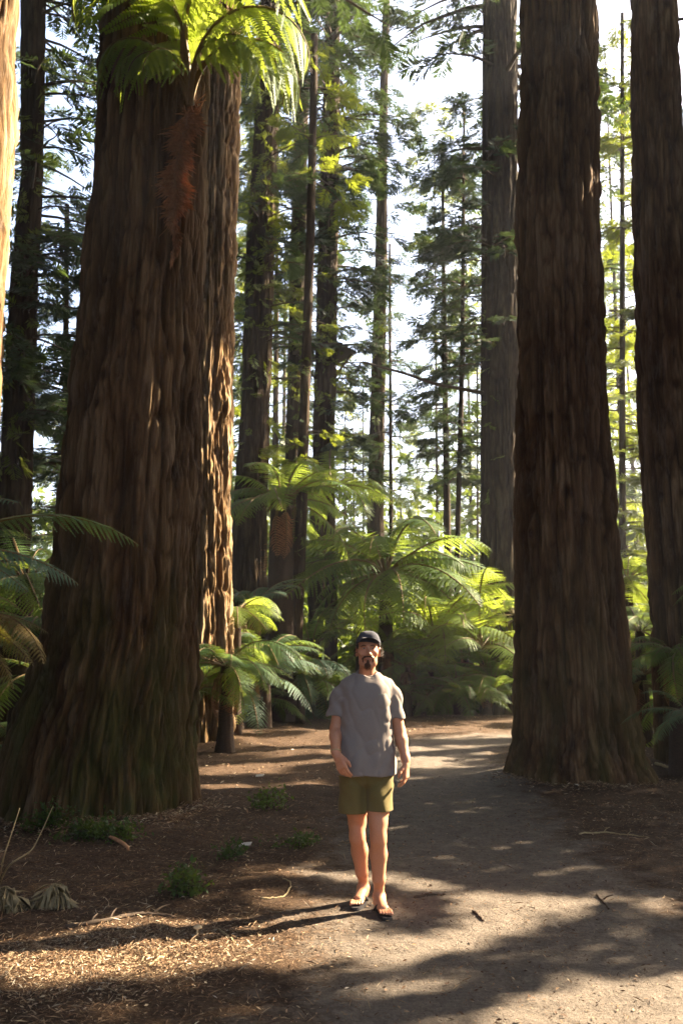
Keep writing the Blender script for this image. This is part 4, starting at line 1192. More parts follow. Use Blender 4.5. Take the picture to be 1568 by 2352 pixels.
# curls escaping under the cap at both sides
mb = MB(); r_ = np.random.default_rng(8)
for sg, n in ((1, 60), (-1, 26)):
    for k in range(n):
        b = hp(845 + sg * r_.uniform(25, 29), r_.uniform(1486, 1506), r_.uniform(0.0, 0.06))
        P = [b]; a = r_.uniform(0, 6)
        for q in range(5):
            a += 0.9; P.append(P[-1] + np.array([sg * 0.0035 + 0.0035 * math.cos(a), 0.004 * math.sin(a), -0.0035 + 0.003 * math.sin(a + 1)]))
        mb.tube(P, [0.0016, .0018, .0018, .0016, .0014, .0008], 4)
obj('curls', raw_mesh('curls', np.concatenate(mb.V) - np.array(man.location), mb.faces(), M_hair), hr)

# cap
CP = Field(hp(845, 1478, 0) + np.array([-0.12, -0.2, -0.09]), hp(845, 1478, 0) + np.array([0.12, 0.16, 0.14]), 0.004)
tilt = np.array(Matrix.Rotation(math.radians(-8), 3, 'Y') @ Matrix.Rotation(math.radians(10), 3, 'X'))
CP.ell(hp(845.5, 1479, 0.012), (0.0835, 0.104, 0.079), 0.01, rot=tilt)
CP.limb(hp(840, 1467, -0.03), hp(851, 1467, -0.03), 0.050, 0.050, 0.03)
sl, G = CP.box(CP.lo, CP.lo + 1)
pl = np.array([0.0, -0.0, 0.0])
cpt = hp(845.5, 1479.5, 0.0)
planeD = -((G[0] - cpt[0]) * 0.12 + (G[1] - cpt[1]) * 0.18 + (G[2] - cpt[2]) * 1.0)
CP.D = np.maximum(CP.D, planeD.astype(np.float32))
V, Fq = CP.nets()
V = V + (noise(V[:, 0] * 40, V[:, 1] * 40, V[:, 2] * 40, 4)[:, None] - .5) * 0.002
cap = mk('cap', V, Fq, M_cap, man)
# brim: a curved bill, seen from slightly below
nu, nv = 25, 9
bt = []; 
for layer in (0, 1):
    for i in range(nu):
        u = (i / (nu - 1) * 2 - 1)
        for j in range(nv):
            v = j / (nv - 1)
            ang = u * 1.18
            x = math.sin(ang) * (0.078 + 0.004 * v); y0 = -0.085 * math.cos(ang) ** 1.0
            out = 0.052 * v * max(0.0, math.cos(ang)) ** 0.6
            z = -0.030 * u * u * (0.6 + 0.8 * v) + 0.004 * v + 0.004 * (1 - v)
            bt.append([x + 0.010 * v, y0 - out, z + 0.010 - 0.12 * x - (0.0035 if layer else 0)])
bt = np.array(bt) + hp(845.5, 1469.5, -0.004)
q = np.arange(nu * nv).reshape(nu, nv)
top = np.stack([q[:-1, :-1], q[1:, :-1], q[1:, 1:], q[:-1, 1:]], -1).reshape(-1, 4)
bot = top[:, ::-1] + nu * nv
edge = [[q[i, -1], q[i + 1, -1], q[i + 1, -1] + nu * nv, q[i, -1] + nu * nv] for i in range(nu - 1)]
Vb = bt - np.array(man.location)
obj('brim', raw_mesh('brim', Vb, [np.concatenate([top, bot, np.array(edge)])], M_cap), cap)
bb = uv_ball(hp(845.5, 1453.6, 0.012), (0.008, 0.008, 0.005), 8)
obj('button', raw_mesh('button', bb[0] - np.array(man.location), bb[1], M_cap), cap)

# t-shirt
T_ = Field((-0.16, 5.92, 0.82), (0.53, 6.50, 1.66), 0.0055)
zt = [mp(0, p)[2] for p in (1800, 1779, 1740, 1690, 1640, 1600, 1572, 1556, 1546)]
cx_ = [mp(p, 1700)[0] for p in (841.5, 841.5, 841.5, 841.5, 841.5, 841.5, 841.5, 841.5, 842)]
hw = np.array([68.5, 68, 65, 60.5, 58, 58.5, 54, 36, 24]) * U
hd = np.array([.142, .142, .138, .130, .130, .132, .115, .085, .065])
sl, (X, Y, Z) = T_.box(T_.lo, np.array([0.53, 6.50, 1.66]))
zt_ = np.array(zt)[::-1] if zt[0] > zt[-1] else np.array(zt)
order = np.argsort(zt); zt = np.array(zt)[order]; hw = hw[order]; hd = hd[order]; cx_ = np.array(cx_)[order]
zf = np.linspace(zt[0] - 0.05, zt[-1] + 0.05, 200); kz = np.exp(-np.linspace(-2, 2, 21) ** 2); kz /= kz.sum()
sm = lambda a: np.convolve(np.pad(np.interp(zf, zt, a), 10, 'edge'), kz, 'valid')
W = np.interp(Z, zf, sm(hw)); Dp = np.interp(Z, zf, sm(hd)); CX = np.interp(Z, zt, cx_)
qx, qy = np.abs(X - CX) / W, np.abs(Y - MY - 0.005) / Dp
body_d = ((qx ** 2.6 + qy ** 2.6) ** (1 / 2.6) - 1) * np.minimum(W, Dp)
body_d = np.maximum(body_d, Z - mp(0, 1549)[2])
T_.D = np.minimum(T_.D, body_d.astype(np.float32))
T_.limb(mp(800, 1574, 0.01), mp(842, 1560, 0.015), 0.055, 0.050, 0.05)
T_.limb(mp(884, 1574, 0.01), mp(842, 1560, 0.015), 0.055, 0.050, 0.05)
slL, slR = mp(763.5, 1655, 0.03), mp(917.5, 1662, 0.03)
SL = Field(T_.lo, np.array([0.53, 6.50, 1.66]), T_.h)
SL.chain([mp(800, 1580, 0.01), mp(781, 1600, 0.014), mp(766, 1660, 0.006)], [0.057, 0.060, 0.061], 0.03)
zc = (mp(764, 1644)[2] + 0.05 * (X - mp(764, 0)[0])) - Z
A_ = np.maximum(SL.D, zc); SL.D[:] = 1.0
SL.chain([mp(884, 1580, 0.01), mp(902, 1600, 0.014), mp(914.5, 1666, 0.012)], [0.057, 0.058, 0.054], 0.03)
zc = (mp(917, 1651)[2] - 0.10 * (X - mp(917, 0)[0])) - Z
A_ = np.minimum(A_, np.maximum(SL.D, zc))
hh = np.clip(0.5 + 0.5 * (T_.D - A_) / 0.022, 0, 1)
T_.D = (T_.D * (1 - hh) + A_ * hh - 0.022 * hh * (1 - hh)).astype(np.float32)
T_.limb(mp(842.5, 1553, -0.005), mp(844, 1525, -0.02), 0.063, 0.068, 0.008, op='cut')
# cloth folds
x_ = (X - mp(842, 1700)[0]); z_ = Z
fold = 0.0040 * np.sin((x_ * 34 + z_ * 13) + 2.5 * noise(X * 7, Y * 7, Z * 4, 7)) * noise(X * 6, Y * 6, Z * 3, 8)
fold += 0.0030 * np.sin((x_ * 48) + 3.0 * noise(X * 5, Y * 5, Z * 3, 9)) * np.clip((1.18 - Z) / 0.3, 0, 1)
fold += 0.0028 * np.sin((z_ * 52 - np.abs(x_) * 70) + 2 * noise(X * 8, Y * 8, Z * 8, 10)) * np.clip((np.abs(x_) - 0.11) / 0.06, 0, 1) * np.clip((1.52 - Z) / 0.12, 0, 1)
fold += 0.007 * (noise(X * 12, Y * 12, Z * 6, 12) - 0.5) + 0.004 * (1 - np.abs(2 * noise(X * 14 + Z * 6, Y * 14, Z * 9 - X * 8, 13) - 1)) ** 3 * 1.6 - 0.002
T_.D += fold.astype(np.float32)
# sleeve ends, hem
def cut(Fd, p, n):
    n = np.asarray(n, float) / np.linalg.norm(n)
    return ((G_[0] - p[0]) * n[0] + (G_[1] - p[1]) * n[1] + (G_[2] - p[2]) * n[2])
_, G_ = T_.box(T_.lo, np.array([0.53, 6.50, 1.66]))
hem = (mp(0, 1778)[2] - 0.004 * np.sin(X * 30)) - Z
T_.D = np.maximum(T_.D, hem).astype(np.float32)
V, Fq = T_.nets()
fn = np.cross(V[Fq[:, 1]] - V[Fq[:, 0]], V[Fq[:, 2]] - V[Fq[:, 0]]); fn /= np.linalg.norm(fn, axis=1)[:, None] + 1e-12
fc = V[Fq].mean(1)
hz = mp(0, 1778)[2]
drop = (fn[:, 2] < -0.8) & ((fc[:, 2] < hz + 0.012) | ((np.abs(fc[:, 2] - mp(0, 1647)[2]) < 0.03) & ((fc[:, 0] < mp(786, 0)[0] * 0 + mp(786, 1650)[0]) | (fc[:, 0] > mp(898, 1650)[0]))))
shirt = mk('t_shirt', V, Fq, M_shirt, man)
mb = MB()
ring = [mp(842, 1553.5, 0.0) + np.array([math.cos(a) * 0.066, math.sin(a) * 0.064, 0.022 + 0.024 * math.sin(a)]) for a in np.linspace(0, 2 * PI, 33)]
mb.tube(ring, 0.0075, 6, False)
obj('collar', raw_mesh('collar', np.concatenate(mb.V) - np.array(man.location), mb.faces(), M_shirt), shirt)
mb = MB()
for k, (a, b) in enumerate(((867.5, 869), (870, 872.2), (873, 874), (875, 877), (878, 880.5))):
    z0 = 1591.5 + 0.5 * (k % 2)
    p = [mp(a, z0, 0), mp(b, z0, 0), mp(b, z0 + 3.2, 0), mp(a, z0 + 3.0, 0)]
    mb.add(p, None, [[0, 1, 2, 3]])
PV = np.concatenate(mb.V)
fv = V[(fn.shape[0] * 0):]
for i in range(len(PV)):
    m = (np.abs(V[:, 0] - PV[i, 0]) < 0.008) & (np.abs(V[:, 2] - PV[i, 2]) < 0.008) & (V[:, 1] < MY)
    PV[i, 1] = V[m, 1].min() - 0.002
obj('chest_print', raw_mesh('chest_print', PV - np.array(man.location), mb.faces(), M_print, False), shirt)

# shorts
H_ = Field((-0.12, 5.94, 0.55), (0.50, 6.52, 1.0), 0.0055)
H_.limb(mp(814, 1768), mp(868, 1768), 0.100, 0.100, 0.03)
H_.chain([mp(811, 1790), mp(809, 1880, 0.01)], [0.096, 0.094], 0.025)
H_.chain([mp(869, 1790, -0.005), mp(869.5, 1880, -0.04)], [0.096, 0.092], 0.025)
_, (X, Y, Z) = H_.box(H_.lo, np.array([0.50, 6.52, 1.0]))
xr = X - mp(841, 1800)[0]
fold = 0.004 * np.sin(xr * 45 + Z * 25 + 3 * noise(X * 8, Y * 8, Z * 6, 21)) + 0.010 * (noise(X * 11, Y * 11, Z * 9, 22) - .5) + 0.004 * np.sin((np.abs(xr) * 60 - Z * 70)) * np.clip(1 - np.abs(Z - 0.83) / 0.08, 0, 1)
H_.D += fold.astype(np.float32)
H_.D += (0.004 * np.exp(-(xr / 0.010) ** 2) * np.clip((0.88 - Z) / 0.1, 0, 1)).astype(np.float32)
hl = mp(0, 1866)[2] - Z; hr_ = mp(0, 1858)[2] - Z
H_.D = np.where(xr < 0, np.maximum(H_.D, hl), np.maximum(H_.D, hr_)).astype(np.float32)
V, Fq = H_.nets()
fn = np.cross(V[Fq[:, 1]] - V[Fq[:, 0]], V[Fq[:, 2]] - V[Fq[:, 0]]); fn /= np.linalg.norm(fn, axis=1)[:, None] + 1e-12
drop = (fn[:, 2] < -0.75) & (V[Fq].mean(1)[:, 2] < mp(0, 1858)[2] + 0.012)
mk('shorts', V, Fq[~drop], M_shorts, man)

# wrist band and flip flops
mb = MB(); wv = wrL - elL; wv /= np.linalg.norm(wv); a1 = np.cross(wv, [0, 1, 0]); a1 /= np.linalg.norm(a1); a2 = np.cross(wv, a1)
wc = wrL - wv * 0.012
mb.tube([wc + 0.0315 * (a1 * math.cos(t) + a2 * math.sin(t)) + wv * 0.006 * math.sin(t) for t in np.linspace(0, 2 * PI, 25)], 0.0045, 6, False)
mb.build('wristband', M_band, man)
for key in ('front', 'rear'):
    h, d, rt, L = foot_frame(FT[key]['heel'], FT[key]['toe'])
    inner = 1 if key == 'rear' else -1
    n = 28; out = []
    for k in range(n):
        t = k / n * 2 * PI
        s = 0.5 - 0.5 * math.cos(t); lat = math.sin(t)
        w = (0.034 + 0.016 * s) * (abs(lat) ** 0.7) * np.sign(lat)
        out.append(h + d * (-0.015 + (L + 0.045) * s) + rt * (w + inner * 0.004 * s))
    out = np.array(out); V = np.vstack([out + [0, 0, 0.0], out + [0, 0, 0.022]])
    Fs4 = np.array([[k, (k + 1) % n, n + (k + 1) % n, n + k] for k in range(n)])
    V = np.vstack([V, out.mean(0), out.mean(0) + [0, 0, 0.022]])
    Fs3 = np.array([[2 * n, (k + 1) % n, k] for k in range(n)] + [[2 * n + 1, n + k, n + (k + 1) % n] for k in range(n)])
    so = mk('flip_flop', V, [Fs3, Fs4], M_rubber, man, False)
    mb = MB()
    toe = h + d * (L * 0.76) + rt * inner * 0.020 + np.array([0, 0, 0.05])
    for sg in (-1, 1):
        P = bez([toe + np.array([0, 0, -0.02]), toe + np.array([0, 0, 0.006]), h + d * (L * 0.55) + rt * sg * 0.026 + np.array([0, 0, 0.063]), h + d * (L * 0.34) + rt * sg * 0.043 + np.array([0, 0, 0.024])], 14)
        mb.tube(P, np.linspace(0.006, 0.010, 14), 6)
    obj('strap', raw_mesh('strap', np.concatenate(mb.V) - np.array(man.location), mb.faces(), M_rubber), so)

# ------------------------------------------------------------------ forest floor details
def gh(x, y): return float(ground_h(np.array([x]), np.array([y]))[0])
def litter(name, label, n, seed, region, size, thin, bright=0.0, avoid=True):
    r = np.random.default_rng(seed)
    X, Y = region(r, n)
    m = len(X)
    keep = (r.random(m) > 0.0) if not avoid else r.random(m) > 0.94 * path_val(X, Y) ** 0.5
    X, Y = X[keep], Y[keep]; m = len(X)
    Z = ground_h(X, Y)
    a = r.uniform(0, 2 * PI, m); l = np.minimum(size * np.exp(r.normal(0, 0.5, m)), size * 2.0); w = l * r.uniform(thin[0], thin[1], m)
    tl = r.normal(0, 0.28, m); ro = r.normal(0, 0.5, m)
    d = np.stack([np.cos(a) * np.cos(tl), np.sin(a) * np.cos(tl), np.sin(tl)], -1)
    s = np.stack([-np.sin(a) * np.cos(ro), np.cos(a) * np.cos(ro), np.sin(ro)], -1)
    c = np.stack([X, Y, Z + 0.006 + np.abs(np.sin(tl)) * l * 0.5], -1)
    up = np.array([0, 0, 1.0])
    bend = r.uniform(0.0, 0.25, m)[:, None] * l[:, None]
    V = np.stack([c - d * l[:, None] / 2, c + s * w[:, None] / 2 + up * bend * 0.4, c + d * l[:, None] / 2 + up * bend * 0.2, c - s * w[:, None] / 2 + up * bend * 0.4], 1).reshape(-1, 3)
    Fq = np.arange(m * 4).reshape(m, 4)
    T = np.concatenate([Fq[:, [0, 1, 2]], Fq[:, [0, 2, 3]]])
    o = mk(name, V, T, M_litter, None, False, {'tone': np.repeat(np.clip(r.beta(1.6, 1.7, m) + bright, 0, 1), 4)})
    return tag(o, label, None, None, 'stuff')
def near(r, n):
    Y = 3.2 + 7.5 * r.random(n) ** 1.5; X = r.uniform(-1, 1, n) * (0.45 * Y + 0.3); return X, Y
def mid(r, n):
    Y = 9 + 15 * r.random(n); X = r.uniform(-1, 1, n) * (0.45 * Y); return X, Y
def heap(r, n):
    X = r.normal(-1.25, 0.55, n); Y = 5.25 + 0.42 * (X + 1.25) + r.normal(0, 0.28, n); return X, Y
litter('leaf_litter', 'brown leaf litter and bark flakes scattered over the forest floor', 26000, 1, near, 0.015, (0.15, 0.45))
litter('needle_litter', 'fine dry needles and twiglets strewn over the ground', 30000, 2, near, 0.04, (0.04, 0.09))
litter('far_litter', 'fallen leaves on the ground further along the path', 14000, 3, mid, 0.035, (0.12, 0.4))
def ring(r, n):
    k = r.integers(0, 2, n); a = r.uniform(PI, 2 * PI, n); q = np.where(k == 0, 1.02, 0.80) + np.abs(r.normal(0, 0.22, n))
    return np.where(k == 0, -2.62, 2.98) + q * np.cos(a), np.where(k == 0, 10.05, 12.4) + q * np.sin(a)
litter('trunk_litter', 'needles and bark crumbs banked up round the feet of the two giants', 9000, 5, ring, 0.04, (0.05, 0.3))
litter('bark_flakes', 'dense drift of dry bark flakes and fronds left of the path', 30000, 4, heap, 0.019, (0.06, 0.22), 0.06)

litter('path_debris', 'dark needles and specks trodden into the dirt path', 9000, 6, lambda r, n: ((lambda Y: (0.95 + r.normal(0, 0.8, n), Y))(3.4 + 9 * r.random(n) ** 1.4)), 0.016, (0.08, 0.5), -0.25, False)
def stick(label, px, r0, r1, name='fallen_stick', mat=None, lift=0.0, seed=0, side=0):
    rr = np.random.default_rng(seed)
    P = bez([ground_at(*p[:2]) + np.array([0, 0, (p[2] if len(p) > 2 else 0.0)]) for p in px], 26)
    for q in P: q[2] += gh(q[0], q[1]) + r0 * 0.6 + lift
    P += rr.normal(0, 0.0025, P.shape)
    root = empty(name, P.mean(0)); tag(root, label, 'stick')
    mb = MB(); mb.tube(P, np.linspace(r0, r1, 26) * (1 + 0.15 * rr.normal(0, 1, 26)), 7); mb.build('wood', mat or M_twig, root)
    for k in range(side):
        i = rr.integers(5, 22); d = P[i + 2] - P[i]; d /= np.linalg.norm(d); s = np.cross(d, [0, 0, 1]) * rr.choice([-1, 1])
        q = P[i] + (d * 0.7 + s * 0.7) * rr.uniform(0.06, 0.18) + np.array([0, 0, 0.03])
        mb = MB(); mb.tube([P[i], (P[i] + q) / 2 + np.array([0, 0, .01]), q], [r1, r1 * .8, r1 * .5], 5); mb.build('side_twig', mat or M_twig, root)
    return root
stick('long dark branch lying along the edge of the bright litter drift', [(150, 2152), (210, 2150), (300, 2132), (345, 2126), (400, 2124)], 0.016, 0.008, 'fallen_branch', None, 0, 1, 3)
stick('short stub of stick pointing at the viewer on the sunlit dirt', [(1372, 2060), (1385, 2075), (1398, 2093)], 0.010, 0.006, seed=2, side=1)
stick('thin stick lying across the path to the right of the flip flops', [(950, 2064), (990, 2060), (1022, 2058)], 0.010, 0.006, seed=3)
stick('dark little stick beside the bright patch of dirt', [(1085, 2098), (1098, 2106), (1110, 2116)], 0.009, 0.007, seed=4)
stick('grey curved twig left of the path in front of the slim fern', [(600, 2070), (650, 2062), (668, 2046), (650, 2036)], 0.008, 0.004, seed=5, mat=M_dry)
stick('pale straight twig in the shade left of the path', [(660, 1932), (700, 1929), (740, 1930)], 0.006, 0.004, seed=6, mat=M_dry)
stick('dry twig lying in the sunny litter near the bottom', [(340, 2240), (362, 2226), (378, 2212)], 0.010, 0.006, seed=7, mat=M_dry)
stick('brown twig at the upper edge of the litter drift', [(500, 2150), (520, 2160), (540, 2170)], 0.008, 0.005, seed=8, mat=M_dry)
stick('pale stick on the ground behind the huge straight redwood foot', [(1505, 1768), (1540, 1776), (1568, 1784)], 0.022, 0.014, seed=9, mat=M_dry)
stick('long thin twig lying in shade at the right of the path', [(1330, 1920), (1400, 1916), (1490, 1925)], 0.008, 0.004, seed=10, mat=M_dry, side=2)

# splintered piece of bark by the trunk foot
c = ground_at(268, 1948); c[2] = gh(c[0], c[1])
root = empty('bark_slab', c); tag(root, 'orange brown splinter of bark leaning on ivy at the foot of the mossy giant', 'bark piece')
a = ground_at(250, 1950) + np.array([0, 0, 0.10]); b_ = ground_at(298, 1966); b_[2] = max(b_[2], gh(b_[0], b_[1]) + 0.02)
mb = MB(); P = bez([a, (a + b_) / 2 + np.array([0, 0, 0.015]), b_], 10); mb.tube(P + np.random.default_rng(2).normal(0, .004, P.shape), [.006, .014, .016, .021, .018, .022, .019, .022, .017, .008], 4)
mb.build('wood', plain('split_wood', (0.38, 0.19, 0.09), 0.85, 30, 0.5), root)
# pale mushroom on the upper edge of the sunlit litter
c = ground_at(452, 2172); c[2] = gh(c[0], c[1])
root = empty('mushroom', c); tag(root, 'small pale mushroom standing in the sun at the edge of the litter', 'mushroom')
mb = MB(); mb.tube([c, c + [0, 0, .03], c + [0.004, 0, .055]], [.007, .006, .006], 8); M_mush = plain('mushroom_flesh', (0.55, 0.42, 0.25), 0.6, 40)
mb.build('stem', M_mush, root)
V_, F_ = uv_ball(c + np.array([0.004, 0, 0.056]), (0.026, 0.026, 0.015), 8); V_[:, 2] = np.maximum(V_[:, 2], c[2] + 0.052)
mk('mushroom_cap', V_, F_, M_mush, root)
# scrap of white paper-like bark near the path and pale chips
for px, py, lab in ((596, 1786, 'white scrap of bark lying in the sun by the little tree fern'), (562, 1946, 'grey white chip lying in shade left of the path')):
    c = ground_at(px, py); c[2] = gh(c[0], c[1])
    root = empty('bark_chip', c); tag(root, lab, 'bark chip')
    b = np.array([[-.05, -.02, .005], [.05, -.025, .012], [.06, .02, .03], [-.045, .025, .02], [-.05, -.02, .012], [.05, -.025, .02], [.06, .02, .038], [-.045, .025, .028]]) + c
    mk('flake', b, np.array([[0, 3, 2, 1], [4, 5, 6, 7], [0, 1, 5, 4], [1, 2, 6, 5], [2, 3, 7, 6], [3, 0, 4, 7]]), plain('pale_bark_chip', (0.5, 0.45, 0.38), 0.8, 60), root, False)

# low leafy plants
def leafy_plant(label, c, w, h, n, seed, mat=M_shrub, scale=0.12, name='leafy_plant'):
    r = np.random.default_rng(seed); c = np.array([c[0], c[1], gh(c[0], c[1])])
    root = empty(name, c); tag(root, label, 'plant')
    mb = MB(); P = []; D = []
    for k in range(max(4, n // 6)):
        t = c + np.array([r.normal(0, w * 0.5), r.normal(0, w * 0.35), h * r.uniform(0.4, 1)])
        b = c + np.array([r.normal(0, w * 0.25), r.normal(0, w * 0.15), 0])
        mb.tube([b, (b + t) / 2 + np.array([0, 0, 0.15 * h]), t], [.005, .004, .002], 4)
        for q in range(6):
            s = r.uniform(0.35, 1); P.append(b + (t - b) * s + r.normal(0, 0.03, 3)); D.append(np.array([r.normal(), r.normal(), r.uniform(-.4, .5)]))
    mb.build('stem', M_twig, root)
    V, T = scatter(np.array(P), np.array(D), np.full(len(P), scale) * r.uniform(.7, 1.3, len(P)), LEAFY, r, 0.4)
    mk('leaves', V, T, mat, root, False)
for lab, px, py, w, h, n, sd in (
    ('ivy like ground plant at the foot of the mossy giant, beside the bark splinter', 200, 1932, 0.40, 0.16, 90, 1),
    ('small round leaved plant to the right of the bark splinter', 288, 1940, 0.14, 0.12, 30, 2),
    ('low dark plant at the far corner of the mossy giant foot', 110, 1915, 0.26, 0.18, 50, 3),
    ('feathery green tuft on bare ground in front of the mossy giant', 420, 2065, 0.13, 0.17, 50, 4),
    ('little seedling plant in the shade by the path edge', 615, 1862, 0.22, 0.26, 40, 5),
    ('sparse green weed beside the seedling at the path edge', 690, 1950, 0.28, 0.10, 30, 6),
    ('tiny seedling left of the path beside the pale chip', 528, 1975, 0.12, 0.06, 16, 7),
    ('dark weed at the right foot of the huge straight redwood', 1450, 1800, 0.30, 0.15, 40, 8),
    ('bush in the dark hollow left of the grey redwood', 1000, 1585, 0.5, 0.5, 120, 9),
    ('shrub in deep shade below the little tree fern', 470, 1700, 0.35, 0.4, 90, 10),
    ('dark shrub crowding the gap behind the huge straight redwood', 1500, 1690, 0.7, 0.8, 160, 11)):
    leafy_plant(lab, ground_at(px, py), w, h, n, 600 + sd)
# dead bracken at the lower left: an arched withered frond and bare stalks
c = ground_at(10, 2080); c[2] = gh(c[0], c[1])
root = empty('dead_bracken', c); tag(root, 'withered straw coloured bracken arching over the ground at the lower left', 'plant')
r = np.random.default_rng(12)
def stalk(P, r0, r1, nm='stalk'):
    mb = MB(); P = bez(P, 22); mb.tube(P + r.normal(0, .002, P.shape), np.linspace(r0, r1, 22), 5); mb.build(nm, M_dry, root); return P
Yb = 6.2
A1 = stalk([at(-30, 2108, Yb), at(30, 2080, Yb), at(85, 2066, Yb), at(110, 2045, Yb), at(128, 2030, Yb), at(148, 2050, Yb), at(156, 2090, Yb), at(150, 2128, Yb)], 0.008, 0.003)
A2 = stalk([at(-30, 2060, Yb - .1), at(0, 2040, Yb - .1), at(20, 2038, Yb - .1), at(38, 2065, Yb - .1)], 0.006, 0.003)
mb = MB()
for P, nn in ((A1, 240), (A2, 120)):
    for k in range(nn):
        p = P[r.integers(5, 22)] + r.normal(0, .008, 3); q = p + np.array([r.normal(0, .05), r.normal(0, .04), -r.uniform(0.03, 0.2)])
        s = r.normal(0, 1, 3); s = s / np.linalg.norm(s) * r.uniform(.003, .010); m = (p + q) / 2 + r.normal(0, .012, 3)
        mb.add([p, m + s, q, m - s], [[0, 1, 2], [0, 2, 3]])
mb.build('withered_leaflets', M_dry, root)
for lab, P in (('bare dry stalk rising steeply at the lower left', [ground_at(-5, 2040), at(8, 1975, 6.5), at(22, 1930, 6.55), at(46, 1856, 6.6)]),
               ('long bare stalk leaning right at the lower left', [ground_at(-8, 2050), at(20, 1990, 6.4), at(70, 1955, 6.45), at(92, 1918, 6.5), at(122, 1852, 6.55)])):
    P = bez(P, 20); root2 = empty('dry_stalk', P[0]); tag(root2, lab, 'stalk')
    mb = MB(); mb.tube(P, np.linspace(.007, .003, 20), 5); mb.build('stem', M_dry, root2)

# ------------------------------------------------------------------ unseen redwoods added right of the frame, crowns gapped to shape the sun patches
sh = np.array([math.sin(SUN_AZ), math.cos(SUN_AZ), 0.0]); pe = np.array([-sh[1] * -1, 0, 0])
pv = np.array([-math.cos(SUN_AZ), math.sin(SUN_AZ), 0.0])          # across the sun, along the ground
pw = np.cross(sh * math.cos(SUN_EL) + np.array([0, 0, math.sin(SUN_EL)]), pv); pw *= np.sign(pw[2])
def vw(P): P = np.atleast_2d(P); return P @ pv, P @ pw
SUNNY = [  # where the photograph shows sun reaching the ground, as outlines in its pixels
    [(-60, 2240), (130, 2152), (330, 2140), (600, 2128), (800, 2120), (870, 2150), (900, 2190), (780, 2204), (500, 2240), (250, 2262), (-60, 2312)],
    [(1030, 2052), (1400, 2068), (1310, 2100), (1130, 2160), (1000, 2190), (930, 2180), (1070, 2120)],
    [(870, 2008), (1020, 2028), (1080, 2056), (990, 2052), (880, 2028)],
    [(830, 2180), (1000, 2150), (1060, 2172), (860, 2225), (800, 2220)],
    [(1100, 2352), (1220, 2298), (1330, 2254), (1568, 2238), (1760, 2246), (1760, 2520), (960, 2520)],
    [(940, 1678), (1210, 1684), (1210, 1706), (940, 1698)], [(925, 1712), (1210, 1704), (1210, 1728), (925, 1732)], [(925, 1748), (1090, 1740), (1090, 1764), (925, 1766)],
    [(550, 1650), (650, 1664), (650, 1684), (550, 1674)], [(440, 1756), (650, 1746), (650, 1770), (440, 1782)], [(660, 1800), (780, 1812), (780, 1838), (670, 1824)],
    [(915, 1786), (1010, 1798), (1210, 1768), (1210, 1784), (1010, 1816), (915, 1818)], [(560, 2004), (825, 2012), (825, 2030), (560, 2022)], [(930, 1636), (1210, 1640), (1210, 1650), (930, 1648)],
    [(440, 1820), (560, 1812), (560, 1830), (440, 1840)], [(590, 2066), (720, 2060), (850, 2075), (850, 2090), (700, 2082), (600, 2090)]]
SUNNY = [np.array([ground_at(*p)[:2] for p in poly]) for poly in SUNNY]
def inside(poly, x, y):
    r = np.zeros(len(x), bool); n = len(poly)
    for i in range(n):
        x0, y0 = poly[i]; x1, y1 = poly[(i + 1) % n]
        c = ((y0 > y) != (y1 > y)) & (x < (x1 - x0) * (y - y0) / ((y1 - y0) + 1e-12) + x0)
        r ^= c
    return r
LITC = []   # standing things the sun reaches: segments with a radius
for a, b, rad in ((np.array([0.22, 6.22, 0.2]), np.array([0.22, 6.22, 1.9]), 0.17),
                  (at(526, 1480, 16.2), at(538, 800, 16.2), 0.16), (at(20, 1350, 6.5), at(30, 0, 6.5), 0.45),
                  (at(560, 160, 9.3), at(640, 160, 8.9), 1.1), (at(660, 1500, 15), at(600, 1490, 15), 0.3), (at(500, 1540, 14.8), at(560, 1540, 14.8), 0.22),
                  (at(620, 1370, 17), at(560, 1390, 17), 0.35), (at(1060, 1310, 22.6), at(1110, 1360, 22.6), 0.9), (at(760, 1250, 22.6), at(900, 1235, 22.6), 0.8), (at(1100, 1480, 22), at(990, 1440, 22), 0.9)):
    (va,), (wa,) = vw(a); (vb,), (wb,) = vw(b); LITC.append((va, wa, vb, wb, rad))
def lit_at(A):
    c0 = A[:, :1] * pv + A[:, 1:2] * pw
    tg = -c0[:, 2] / S[2]; gp = c0 + tg[:, None] * S                            # where the ray through it meets the ground
    lit = np.zeros(len(A), bool)
    for poly in SUNNY: lit |= inside(poly, gp[:, 0], gp[:, 1])
    for va, wa, vb, wb, rad in LITC:
        d = np.array([vb - va, wb - wa]); L2 = d @ d + 1e-9
        t = np.clip(((A[:, 0] - va) * d[0] + (A[:, 1] - wa) * d[1]) / L2, 0, 1)
        lit |= np.hypot(A[:, 0] - va - t * d[0], A[:, 1] - wa - t * d[1]) < rad
    return lit, c0, gp
def big_leaf_template(seed):
    r = np.random.default_rng(seed); V = []; T = []
    for i in range(6):
        p = r.normal(0, 0.28, 3); d = r.normal(0, 1, 3); d /= np.linalg.norm(d); s = np.cross(d, r.normal(0, 1, 3)); s /= np.linalg.norm(s)
        l = r.uniform(0.6, 0.9); n = len(V); p = p - d * l / 2
        V.extend([p, p + d * l * 0.45 + s * l * 0.27, p + d * l, p + d * l * 0.45 - s * l * 0.27]); T.extend([[n, n + 1, n + 2], [n, n + 2, n + 3]])
    return np.array(V), np.array(T)
BIG = [big_leaf_template(70 + i) for i in range(4)]
rg = np.random.default_rng(4242)
n = 110000
A = np.column_stack([rg.uniform(-1.0, 20, n), rg.uniform(-12.5, 8.2, n)])      # across, up (both square to the sun)
lit, c0, gp = lit_at(A)
for dx, dy in ((0.10, 0), (-0.10, 0), (0, 0.06), (0, -0.06)): lit |= lit_at(A + np.array([dx, dy]))[0]
